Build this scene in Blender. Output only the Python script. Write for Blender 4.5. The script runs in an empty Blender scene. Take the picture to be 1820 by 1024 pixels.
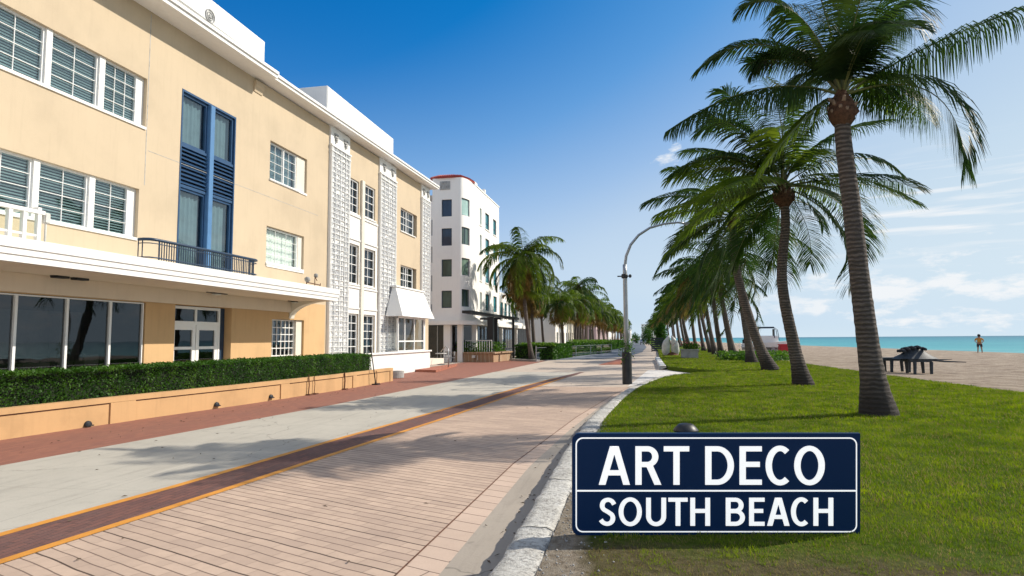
import bpy, bmesh, math, random
import numpy as np
from mathutils import Vector, Matrix, noise as mnoise
random.seed(7); rng = np.random.default_rng(11)
PI = math.pi
C = bpy.context.scene.collection
sc = bpy.context.scene
# ---------------------------------------------------------------- camera model (also used to survey positions)
F = 1120.0; YAW = math.atan(225/F); PITCH = math.atan(91/F); ROLL = math.radians(-0.4); H = 1.65
RM = Matrix.Rotation(YAW, 3, 'Z') @ Matrix.Rotation(PI/2+PITCH, 3, 'X') @ Matrix.Rotation(ROLL, 3, 'Z')
CP = Vector((0, 0, H))
def ray(x, y): return RM @ Vector(((x-910)/F, -(y-512)/F, -1))
def gp(x, y, z=0):
    d = ray(x, y); return CP + d*((z-H)/d.z)
def wp(x, y, X):
    d = ray(x, y); return CP + d*(X/d.x)
def yp(x, y, Y):
    d = ray(x, y); return CP + d*(Y/d.y)
cam = bpy.data.cameras.new('camera'); co = bpy.data.objects.new('camera', cam); C.objects.link(co)
co.matrix_world = Matrix.Translation(CP) @ RM.to_4x4()
cam.sensor_width = 36; cam.lens = 36*F/1820; cam.clip_start = .05; cam.clip_end = 30000
sc.camera = co
# ---------------------------------------------------------------- materials
def newmat(name):
    m = bpy.data.materials.new(name); m.use_nodes = True
    nt = m.node_tree; return m, nt, nt.nodes['Principled BSDF']
def N(nt, t, **kw):
    n = nt.nodes.new(t)
    for k, v in kw.items():
        if k in n.inputs: n.inputs[k].default_value = v
        else: setattr(n, k, v)
    return n
def ramp(nt, fac, stops):
    r = nt.nodes.new('ShaderNodeValToRGB'); e = r.color_ramp.elements
    while len(e) < len(stops): e.new(.5)
    for i, (p, c) in enumerate(stops):
        e[i].position = p; e[i].color = (*c, 1) if len(c) == 3 else c
    nt.links.new(fac, r.inputs[0]); return r.outputs[0]
def mixc(nt, fac, a, b, mode='MIX'):
    m = nt.nodes.new('ShaderNodeMix'); m.data_type = 'RGBA'; m.blend_type = mode
    for s, v in ((m.inputs[0], fac), (m.inputs[6], a), (m.inputs[7], b)):
        if hasattr(v, 'links'): nt.links.new(v, s)
        else: s.default_value = (*v, 1) if isinstance(v, tuple) and len(v) == 3 else v
    return m.outputs[2]
def mth(nt, op, a, b=None, c=None, clamp=False):
    m = nt.nodes.new('ShaderNodeMath'); m.operation = op; m.use_clamp = clamp
    for i, v in enumerate((a, b, c)):
        if v is None: continue
        if hasattr(v, 'links'): nt.links.new(v, m.inputs[i])
        else: m.inputs[i].default_value = v
    return m.outputs[0]
def pos(nt): return nt.nodes.new('ShaderNodeNewGeometry').outputs['Position']
def noi(nt, vec, scale, detail=4, rough=.55, dist=0):
    n = N(nt, 'ShaderNodeTexNoise', Scale=scale, Detail=detail, Roughness=rough, Distortion=dist)
    nt.links.new(vec, n.inputs['Vector']); return n.outputs[0]
def mapp(nt, vec, rot=(0,0,0), scale=(1,1,1), loc=(0,0,0)):
    n = nt.nodes.new('ShaderNodeMapping'); n.inputs['Rotation'].default_value = rot
    n.inputs['Scale'].default_value = scale; n.inputs['Location'].default_value = loc
    nt.links.new(vec, n.inputs[0]); return n.outputs[0]
def bump(nt, b, h, strength=.3, dist=.01):
    n = N(nt, 'ShaderNodeBump', Strength=strength, Distance=dist)
    nt.links.new(h, n.inputs['Height']); nt.links.new(n.outputs[0], b.inputs['Normal']); return n
def mat(name, col, rough=.7, var=.12, scale=2.0, fine=40, bumps=.15, metal=0, spec=.4, stain=None):
    """general weathered surface: broad blotches, fine grain, small bump"""
    m, nt, b = newmat(name); p = pos(nt)
    n1 = noi(nt, p, scale, 5, .6); n2 = noi(nt, p, fine, 3)
    dark = tuple(c*(1-var*2) for c in col); lite = tuple(min(1, c*(1+var)) for c in col)
    c1 = ramp(nt, n1, [(.3, dark), (.5, col), (.75, lite)])
    c2 = mixc(nt, mth(nt, 'MULTIPLY', n2, var*1.2), c1, tuple(c*.55 for c in col))
    if stain:   # vertical weather streaks
        s = noi(nt, mapp(nt, p, scale=(5, 5, .35)), 1.6, 5, .65)
        f = mth(nt, 'MULTIPLY', ramp(nt, s, [(.52, (0,0,0)), (.75, (1,1,1))]), stain)
        c2 = mixc(nt, f, c2, tuple(c*.45 for c in col))
    nt.links.new(c2, b.inputs['Base Color'])
    b.inputs['Roughness'].default_value = rough; b.inputs['Metallic'].default_value = metal
    b.inputs['Specular IOR Level'].default_value = spec
    if bumps: bump(nt, b, n2, bumps, .01)
    return m
M = {}
M['yellow'] = mat('yellow_stucco', (.56, .452, .315), .85, .05, .6, 60, .25, stain=.12)
M['ochre'] = mat('ochre_stucco', (.60, .39, .195), .85, .06, .8, 60, .25, stain=.15)
M['soffit'] = mat('warm_soffit', (.74, .63, .49), .8, .04, .8, 50, .1, stain=.1)
M['orange'] = mat('orange_stucco', (.55, .335, .16), .85, .08, 1.2, 60, .3, stain=.2)
M['white'] = mat('white_paint', (.80, .79, .76), .6, .035, 1.0, 50, .1, stain=.12)
M['cream'] = mat('cream_plaster', (.72, .67, .57), .8, .04, .8, 50, .15, stain=.08)
M['whiteclean'] = mat('white_frame_paint', (.82, .82, .80), .45, .02, 2, 60, 0)
M['whitetower'] = mat('white_tower_render', (.88, .85, .80), .7, .03, .5, 30, .1, stain=.08)
M['grey'] = mat('grey_relief', (.42, .42, .41), .8, .25, 6, 40, .4)
M['lattice'] = mat('screen_block', (.50, .51, .53), .5, .18, 9, 60, .2)
M['blue'] = mat('blue_metal', (.026, .075, .165), .4, .08, 3, 60, 0)
M['bluelight'] = mat('blue_post_paint', (.09, .21, .40), .4, .05, 3, 60, 0)
M['navymetal'] = mat('navy_rail', (.02, .045, .085), .4, .1, 3, 50, 0)
M['black'] = mat('black_metal', (.018, .02, .024), .45, .2, 5, 60, .05)
M['steel'] = mat('galvanised_steel', (.36, .38, .40), .38, .08, 3, 60, .03, metal=.6)
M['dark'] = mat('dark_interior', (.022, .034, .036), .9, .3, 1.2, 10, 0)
M['lobby'] = mat('lobby_plaster', (.20, .19, .18), .9, .3, .7, 6, 0)
M['dim'] = mat('dim_interior', (.07, .065, .06), .9, .4, .8, 6, 0)
M['slat'] = mat('blind_slat', (.50, .56, .55), .5, .04, 5, 60, 0)
M['curtain'] = mat('curtain_cloth', (.20, .235, .25), .9, .1, 3, 40, 0)
M['curtainwhite'] = mat('white_curtain', (.80, .80, .78), .9, .05, 3, 40, 0)
M['redtile'] = mat('red_roof_tile', (.36, .05, .035), .6, .15, 6, 40, .2)
M['brickred'] = mat('red_paving_step', (.36, .13, .08), .8, .2, 6, 40, .3)
M['concrete'] = mat('pot_concrete', (.36, .35, .33), .85, .15, 4, 40, .3, stain=.3)
M['whitestone'] = mat('white_stone', (.62, .61, .57), .6, .12, 4, 30, .3, stain=.3)
M['wood'] = mat('weathered_dark_plank', (.035, .045, .055), .6, .3, 8, 50, .3)
M['red'] = mat('red_plastic', (.5, .02, .03), .5, .05, 3, 40, 0)
M['soil'] = mat('soil', (.10, .07, .045), .95, .3, 8, 50, .5)
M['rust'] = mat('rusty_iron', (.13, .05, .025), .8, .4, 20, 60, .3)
M['pink'] = mat('pale_pink_wall', (.62, .47, .48), .8, .05, .6, 30, 0)
M['lens'] = mat('frosted_lamp_lens', (.75, .75, .70), .3, .02, 3, 30, 0)
M['skin'] = mat('skin', (.36, .17, .09), .6, .03, 9, 60, 0)
M['mustard'] = mat('mustard_cloth', (.55, .26, .04), .85, .05, 9, 60, 0)
M['darkcloth'] = mat('dark_cloth', (.03, .035, .045), .85, .1, 9, 60, 0)
M['hair'] = mat('black_hair', (.012, .01, .01), .6, .1, 9, 60, 0)
def glass(name, tint, refl=.12, rough=.015, gc=(.9, .95, 1)):
    m, nt, b = newmat(name); nt.nodes.remove(b)
    out = nt.nodes['Material Output']
    t = N(nt, 'ShaderNodeBsdfTransparent'); t.inputs[0].default_value = (*tint, 1)
    g = N(nt, 'ShaderNodeBsdfGlossy', Roughness=rough); g.inputs[0].default_value = (*gc, 1)
    ge = nt.nodes.new('ShaderNodeNewGeometry'); dt = N(nt, 'ShaderNodeVectorMath', operation='DOT_PRODUCT')   # thin pane: same reflectance from both sides
    nt.links.new(ge.outputs['Incoming'], dt.inputs[0]); nt.links.new(ge.outputs['Normal'], dt.inputs[1])
    sch = mth(nt, 'POWER', mth(nt, 'SUBTRACT', 1, mth(nt, 'ABSOLUTE', dt.outputs['Value']), clamp=True), 5)
    nn = noi(nt, pos(nt), .9, 2); bp = N(nt, 'ShaderNodeBump', Strength=.12, Distance=.02)
    nt.links.new(nn, bp.inputs['Height']); nt.links.new(bp.outputs[0], g.inputs['Normal'])
    f = mth(nt, 'ADD', mth(nt, 'MULTIPLY', sch, .9), .05+refl, clamp=True)
    mx = N(nt, 'ShaderNodeMixShader'); nt.links.new(f, mx.inputs[0])
    nt.links.new(t.outputs[0], mx.inputs[1]); nt.links.new(g.outputs[0], mx.inputs[2])
    nt.links.new(mx.outputs[0], out.inputs[0]); return m
M['glass'] = glass('window_glass', (.70, .84, .86), .07)
M['glassdark'] = glass('tinted_glass', (.40, .42, .43), .06, gc=(.5, .54, .58))
M['glassclear'] = glass('clear_glass', (.86, .93, .89), .02)
def opaque_glass(name, col):
    m, nt, b = newmat(name); p = pos(nt)
    n = noi(nt, mapp(nt, p, scale=(1, 1, .4)), 1.1, 3)
    nt.links.new(ramp(nt, n, [(.35, tuple(c*.6 for c in col)), (.7, tuple(c*1.35 for c in col))]), b.inputs['Base Color'])
    b.inputs['Roughness'].default_value = .06; b.inputs['Specular IOR Level'].default_value = .6
    return m
M['teal'] = opaque_glass('teal_window_film', (.02, .17, .20))
M['navyglass'] = opaque_glass('navy_window_film', (.015, .035, .075))
M['greenglass'] = opaque_glass('green_blind_window', (.16, .24, .19))
M['paleglass'] = opaque_glass('pale_aqua_window', (.34, .50, .46))
M['darkgreen'] = opaque_glass('dark_green_window', (.06, .10, .085))
def leafmat(name, c1, c2, c3, trans=.35, scale=1.3, rough=.5):
    m, nt, b = newmat(name); p = pos(nt)
    n = noi(nt, p, scale, 3); n2 = noi(nt, p, 23, 2)
    c = ramp(nt, n, [(.3, c1), (.52, c2), (.72, c3)])
    c = mixc(nt, mth(nt, 'MULTIPLY', n2, .4), c, c1)
    nt.links.new(c, b.inputs['Base Color']); b.inputs['Roughness'].default_value = rough
    b.inputs['Specular IOR Level'].default_value = .18
    t = N(nt, 'ShaderNodeBsdfTranslucent'); h = N(nt, 'ShaderNodeHueSaturation', Value=1.7, Saturation=1.1)
    nt.links.new(c, h.inputs['Color']); nt.links.new(h.outputs[0], t.inputs[0])
    mx = N(nt, 'ShaderNodeMixShader'); mx.inputs[0].default_value = trans
    nt.links.new(b.outputs[0], mx.inputs[1]); nt.links.new(t.outputs[0], mx.inputs[2])
    nt.links.new(mx.outputs[0], nt.nodes['Material Output'].inputs[0]); return m
M['leaf'] = leafmat('palm_leaf', (.014, .036, .010), (.034, .066, .012), (.075, .11, .018), .36)
M['leafyounglit'] = leafmat('young_and_lit_palm_leaf', (.05, .09, .012), (.10, .15, .02), (.16, .20, .03), .42)  # lighter leaf copy, also standing in for fronds that catch the sun
M['leafdry'] = leafmat('dry_palm_leaf', (.10, .06, .02), (.19, .13, .045), (.28, .21, .07), .35)
M['rachis'] = mat('palm_rachis', (.16, .17, .06), .55, .15, 6, 40, 0)
M['hedge'] = leafmat('hedge_leaf', (.018, .06, .008), (.05, .125, .015), (.11, .21, .03), .3, 2.2)
M['hedgeyoung'] = leafmat('young_hedge_leaf', (.06, .13, .015), (.11, .20, .025), (.16, .26, .04), .35, 2.2)
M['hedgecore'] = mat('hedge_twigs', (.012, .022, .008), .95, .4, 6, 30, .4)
M['bush'] = leafmat('shrub_leaf', (.03, .08, .012), (.07, .15, .02), (.14, .22, .03), .35, 1.4)
M['blade'] = leafmat('grass_blade', (.06, .105, .010), (.14, .20, .015), (.25, .31, .027), .42, 2.4, .6)
M['bladedry'] = leafmat('dry_grass_blade', (.16, .13, .05), (.25, .20, .08), (.33, .27, .12), .35, 2, .7)
def trunkmat():
    m, nt, b = newmat('palm_bark'); tc = nt.nodes.new('ShaderNodeTexCoord').outputs['Object']
    n = noi(nt, tc, 2.2, 4); w = N(nt, 'ShaderNodeTexWave', Scale=3.7, Distortion=3.2, Detail=3)
    w.bands_direction = 'Z'; w.inputs['Detail Scale'].default_value = 1.6; nt.links.new(tc, w.inputs['Vector'])
    f = noi(nt, mapp(nt, tc, scale=(.8, .8, 5)), 5, 6, .75)
    c = ramp(nt, w.outputs[1], [(.1, (.055, .042, .036)), (.5, (.13, .10, .082)), (.9, (.25, .20, .165))])
    c = mixc(nt, ramp(nt, f, [(.35, (0,0,0)), (.7, (1,1,1))]), c, (.05, .038, .03))
    c = mixc(nt, mth(nt, 'MULTIPLY', n, .35), c, (.15, .12, .10))
    sx = nt.nodes.new('ShaderNodeSeparateXYZ'); nt.links.new(tc, sx.inputs[0])
    low = ramp(nt, mth(nt, 'ADD', mth(nt, 'MULTIPLY', sx.outputs[2], .8), mth(nt, 'MULTIPLY', n, .5)), [(.42, (1,1,1)), (.95, (0,0,0))])
    c = mixc(nt, mth(nt, 'MULTIPLY', low, .85), c, (.024, .018, .014))     # root mass is a darker, rougher bark
    nt.links.new(c, b.inputs['Base Color']); b.inputs['Roughness'].default_value = .9
    h = mth(nt, 'ADD', mth(nt, 'MULTIPLY', w.outputs[1], .6), mth(nt, 'MULTIPLY', f, 2)); bump(nt, b, h, .9, .025); return m
M['bark'] = trunkmat()
M['fibre'] = mat('palm_fibre', (.12, .058, .032), .95, .45, 14, 55, 1.0)
M['boot'] = mat('cut_frond_stub', (.30, .20, .13), .85, .3, 12, 40, .4)
# ground surfaces
def brickmat(name, rot, bw, rh, mortar, c1, c2, cm, bumps=.5, blotch=.25, smooth=.3, offs=.5, dirt=(.20,.15,.12), joint2=None):
    m, nt, b = newmat(name); p = pos(nt)
    wob = noi(nt, p, 1.2, 2); v = mapp(nt, p, rot=(0, 0, rot))
    wv = N(nt, 'ShaderNodeVectorMath', operation='ADD'); cx = nt.nodes.new('ShaderNodeCombineXYZ')
    nt.links.new(mth(nt, 'MULTIPLY', mth(nt, 'SUBTRACT', wob, .5), .06), cx.inputs[1])
    nt.links.new(v, wv.inputs[0]); nt.links.new(cx.outputs[0], wv.inputs[1])
    br = nt.nodes.new('ShaderNodeTexBrick'); nt.links.new(wv.outputs[0], br.inputs['Vector'])
    br.offset = offs
    br.inputs['Scale'].default_value = 1; br.inputs['Brick Width'].default_value = bw; br.inputs['Row Height'].default_value = rh
    br.inputs['Mortar Size'].default_value = mortar; br.inputs['Mortar Smooth'].default_value = smooth
    br.inputs['Color1'].default_value = (*c1, 1); br.inputs['Color2'].default_value = (*c2, 1); br.inputs['Mortar'].default_value = (*cm, 1)
    n1 = noi(nt, p, .7, 6, .65); n2 = noi(nt, p, 55, 4, .6); n3 = noi(nt, p, 6, 5, .65)
    c = mixc(nt, mth(nt, 'MULTIPLY', ramp(nt, n1, [(.42, (0,0,0)), (.72, (1,1,1))]), blotch), br.outputs[0], dirt)
    c = mixc(nt, mth(nt, 'MULTIPLY', ramp(nt, n3, [(.45, (0,0,0)), (.7, (1,1,1))]), blotch*.7), c, tuple(x*.6 for x in c1))
    c = mixc(nt, mth(nt, 'MULTIPLY', n2, .22), c, tuple(x*.5 for x in c2))
    if joint2:   # every few courses a wider joint
        bj = nt.nodes.new('ShaderNodeTexBrick'); nt.links.new(wv.outputs[0], bj.inputs['Vector']); bj.offset = 0
        bj.inputs['Scale'].default_value = 1; bj.inputs['Brick Width'].default_value = 50; bj.inputs['Row Height'].default_value = joint2
        bj.inputs['Mortar Size'].default_value = mortar*1.5; bj.inputs['Mortar Smooth'].default_value = .2
        c = mixc(nt, mth(nt, 'MULTIPLY', bj.outputs['Fac'], .75), c, (.13, .085, .065))
        bk = nt.nodes.new('ShaderNodeTexBrick'); nt.links.new(wv.outputs[0], bk.inputs['Vector']); bk.offset = 0
        bk.inputs['Scale'].default_value = 1; bk.inputs['Brick Width'].default_value = 80; bk.inputs['Row Height'].default_value = joint2*5
        bk.inputs['Mortar Size'].default_value = mortar*2; bk.inputs['Mortar Smooth'].default_value = .2
        c = mixc(nt, mth(nt, 'MULTIPLY', bk.outputs['Fac'], .8), c, (.06, .04, .03))
    nt.links.new(c, b.inputs['Base Color']); b.inputs['Roughness'].default_value = .8; b.inputs['Specular IOR Level'].default_value = .3
    h = mth(nt, 'SUBTRACT', mth(nt, 'MULTIPLY', n2, .4), br.outputs['Fac']); bump(nt, b, h, bumps, .012); return m
ROW = math.radians(21)
M['paver'] = brickmat('tan_paver', ROW, .34, .115, .0048, (.57, .425, .32), (.46, .34, .26), (.38, .28, .21), .6, .42, joint2=.115, dirt=(.24, .18, .15))
M['border'] = brickmat('tan_border_paver', ROW, 3, .225, .006, (.59, .445, .345), (.53, .40, .31), (.12, .08, .06), .6, .25)
M['redpave'] = brickmat('dark_red_brick_paving', math.radians(88), .22, .075, .005, (.20, .085, .065), (.13, .065, .058), (.075, .055, .05), .8, .4, dirt=(.16, .13, .12))
M['redwalk'] = brickmat('terracotta_paving', math.radians(87), .24, .09, .004, (.32, .135, .09), (.26, .11, .08), (.20, .11, .08), .4, .3, dirt=(.22, .12, .09))
M['brickwall'] = brickmat('brick_planter_wall', 0, .3, .11, .012, (.42, .26, .15), (.36, .22, .13), (.50, .40, .28), .6, .2)
def concmat(name, col, seams=True, dark=.55):
    m, nt, b = newmat(name); p = pos(nt)
    n1 = noi(nt, p, .45, 6, .65); n2 = noi(nt, p, 40, 4, .65); st = noi(nt, mapp(nt, p, rot=(0, 0, math.radians(-5)), scale=(3.5, .35, 1)), 1.5, 6, .7)
    c = ramp(nt, n1, [(.3, tuple(x*.86 for x in col)), (.6, col), (.8, tuple(min(1, x*1.08) for x in col))])
    c = mixc(nt, mth(nt, 'MULTIPLY', ramp(nt, st, [(.52, (0,0,0)), (.75, (1,1,1))]), .6), c, tuple(x*dark for x in col))
    n5 = noi(nt, p, 5, 6, .75); c = mixc(nt, mth(nt, 'MULTIPLY', ramp(nt, n5, [(.52, (0,0,0)), (.68, (1,1,1))]), .3), c, tuple(x*.55 for x in col))
    n6 = noi(nt, p, 2.6, 2, .5); c = mixc(nt, mth(nt, 'MULTIPLY', mth(nt, 'GREATER_THAN', n6, .73), .35), c, tuple(x*.4 for x in col))
    c = mixc(nt, mth(nt, 'MULTIPLY', n2, .25), c, tuple(x*.5 for x in col))
    # hairline cracks
    vo = N(nt, 'ShaderNodeTexVoronoi', Scale=.32, feature='DISTANCE_TO_EDGE'); dv = N(nt, 'ShaderNodeVectorMath', operation='ADD')
    nz = N(nt, 'ShaderNodeTexNoise', Scale=1.1, Detail=5); nt.links.new(p, nz.inputs['Vector'])
    nt.links.new(p, dv.inputs[0]); nt.links.new(nz.outputs['Color'], dv.inputs[1]); nt.links.new(dv.outputs[0], vo.inputs['Vector'])
    c = mixc(nt, mth(nt, 'MULTIPLY', mth(nt, 'LESS_THAN', vo.outputs[0], .003), .6), c, tuple(x*.4 for x in col))
    if seams:
        br = nt.nodes.new('ShaderNodeTexBrick'); nt.links.new(mapp(nt, p, rot=(0, 0, math.radians(-3.2)), loc=(.3, 0, 0)), br.inputs['Vector']); br.offset = 0
        br.inputs['Scale'].default_value = 1; br.inputs['Brick Width'].default_value = 1.75; br.inputs['Row Height'].default_value = 6.5
        br.inputs['Mortar Size'].default_value = .004; br.inputs['Mortar Smooth'].default_value = .1
        c = mixc(nt, mth(nt, 'MULTIPLY', br.outputs['Fac'], .55), c, tuple(x*.35 for x in col))
    nt.links.new(c, b.inputs['Base Color']); b.inputs['Roughness'].default_value = .8; b.inputs['Specular IOR Level'].default_value = .3
    bump(nt, b, n2, .35, .008); return m
M['roadconc'] = concmat('pale_concrete_lane', (.47, .44, .375))
M['gutter'] = concmat('gutter_concrete', (.38, .33, .27), False)
M['plaza'] = concmat('pinkish_plaza_concrete', (.53, .44, .355), False)
M['whitepath'] = concmat('white_path_concrete', (.66, .63, .59), False)
M['asphalt'] = concmat('blue_grey_asphalt', (.17, .19, .22), False)
M['orangeline'] = mat('orange_line_paint', (.60, .255, .035), .7, .14, 3, 50, .3, stain=0)
def curbmat():
    m, nt, b = newmat('weathered_white_curb'); p = pos(nt)
    n1 = noi(nt, p, 3, 6, .7); n2 = noi(nt, p, 30, 5, .7); n3 = noi(nt, p, 90, 3)
    c = ramp(nt, n1, [(.3, (.35, .335, .30)), (.5, (.50, .485, .44)), (.75, (.62, .61, .57))])
    c = mixc(nt, mth(nt, 'MULTIPLY', ramp(nt, n2, [(.47, (0,0,0)), (.60, (1,1,1))]), .75), c, (.19, .175, .155))
    nt.links.new(c, b.inputs['Base Color']); b.inputs['Roughness'].default_value = .9
    bump(nt, b, mth(nt, 'ADD', n2, mth(nt, 'MULTIPLY', n3, .5)), .8, .02); return m
M['curb'] = curbmat()
def lawnmat():
    m, nt, b = newmat('lawn_turf'); p = pos(nt)
    n1 = noi(nt, p, .5, 5, .6); n2 = noi(nt, p, 14, 5, .7); n3 = noi(nt, p, 90, 3, .7)
    g = ramp(nt, n2, [(.3, (.05, .08, .008)), (.5, (.11, .155, .013)), (.72, (.19, .24, .02))])
    g = mixc(nt, mth(nt, 'MULTIPLY', n1, .5), g, (.10, .19, .012))
    g = mixc(nt, mth(nt, 'MULTIPLY', n3, .45), g, (.04, .07, .008))
    s = ramp(nt, n2, [(.3, (.22, .18, .13)), (.5, (.44, .375, .29)), (.7, (.58, .52, .43))])
    s = mixc(nt, mth(nt, 'MULTIPLY', n3, .5), s, (.12, .09, .06))
    sx = nt.nodes.new('ShaderNodeSeparateXYZ'); nt.links.new(p, sx.inputs[0]); X, Y = sx.outputs[0], sx.outputs[1]
    nb = mth(nt, 'MULTIPLY', mth(nt, 'SUBTRACT', noi(nt, p, 2.2, 4, .6), .5), 1.1)
    # gravel verge beside the curb, fading out with distance along the street
    d1 = mth(nt, 'ADD', mth(nt, 'ADD', X, mth(nt, 'MULTIPLY', Y, .05)), mth(nt, 'MULTIPLY', nb, .3))
    v = mth(nt, 'MULTIPLY', mth(nt, 'SUBTRACT', -.12, d1), 9, clamp=True)
    # worn thatch patch close to the viewer
    d2 = mth(nt, 'MULTIPLY', mth(nt, 'SUBTRACT', mth(nt, 'ADD', 4.75, nb), Y), 3, clamp=True)
    th = ramp(nt, n2, [(.3, (.09, .065, .035)), (.55, (.19, .15, .085)), (.75, (.30, .25, .16))])
    th = mixc(nt, mth(nt, 'MULTIPLY', n3, .5), th, (.06, .045, .025))
    g = mixc(nt, mth(nt, 'MULTIPLY', d2, .85), g, th)
    nt.links.new(mixc(nt, v, g, s), b.inputs['Base Color']); b.inputs['Roughness'].default_value = .95; b.inputs['Specular IOR Level'].default_value = .1
    bump(nt, b, mth(nt, 'ADD', n2, n3), 1, .05); return m
M['lawn'] = lawnmat()
def sandmat():
    m, nt, b = newmat('beach_sand'); p = pos(nt)
    v = mapp(nt, p, rot=(0, 0, math.radians(12)), scale=(.7, 2.2, 1))
    n0 = noi(nt, p, .12, 4); n1 = noi(nt, v, 1.4, 6, .75, .6); n2 = noi(nt, p, 8, 5, .75); n3 = noi(nt, p, 60, 3)
    c = ramp(nt, n1, [(.38, (.13, .09, .065)), (.5, (.42, .335, .25)), (.64, (.60, .50, .385))])
    c = mixc(nt, mth(nt, 'MULTIPLY', ramp(nt, n2, [(.48, (0,0,0)), (.66, (1,1,1))]), .55), c, (.14, .10, .075))
    c = mixc(nt, mth(nt, 'MULTIPLY', n0, .35), c, (.50, .40, .31))
    nt.links.new(c, b.inputs['Base Color']); b.inputs['Roughness'].default_value = .95; b.inputs['Specular IOR Level'].default_value = .15
    bump(nt, b, mth(nt, 'ADD', mth(nt, 'MULTIPLY', n1, 2), n2), 1, .12); return m
M['sand'] = sandmat()
def seamat():
    m, nt, b = newmat('turquoise_sea'); p = pos(nt)
    sx = nt.nodes.new('ShaderNodeSeparateXYZ'); nt.links.new(p, sx.inputs[0]); X = sx.outputs[0]
    n1 = noi(nt, mapp(nt, p, scale=(.35, 1, 1), rot=(0, 0, .5)), .35, 6, .7, .8)
    n2 = noi(nt, mapp(nt, p, scale=(.02, .05, 1)), .8, 4)
    t = mth(nt, 'MULTIPLY', mth(nt, 'SUBTRACT', X, 30), 1/900., clamp=True)
    t = mth(nt, 'ADD', mth(nt, 'POWER', t, .45), mth(nt, 'MULTIPLY', mth(nt, 'SUBTRACT', n2, .5), .35))
    c = ramp(nt, t, [(0, (.16, .42, .40)), (.16, (.055, .31, .33)), (.5, (.02, .19, .25)), (1, (.01, .11, .17))])
    c = mixc(nt, mth(nt, 'MULTIPLY', ramp(nt, n1, [(.45, (0,0,0)), (.62, (1,1,1))]), .5), c, (.02, .16, .20))
    nt.links.new(c, b.inputs['Base Color']); b.inputs['Roughness'].default_value = .45; b.inputs['Specular IOR Level'].default_value = .25
    bump(nt, b, n1, .6, .5); return m
M['sea'] = seamat()
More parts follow.
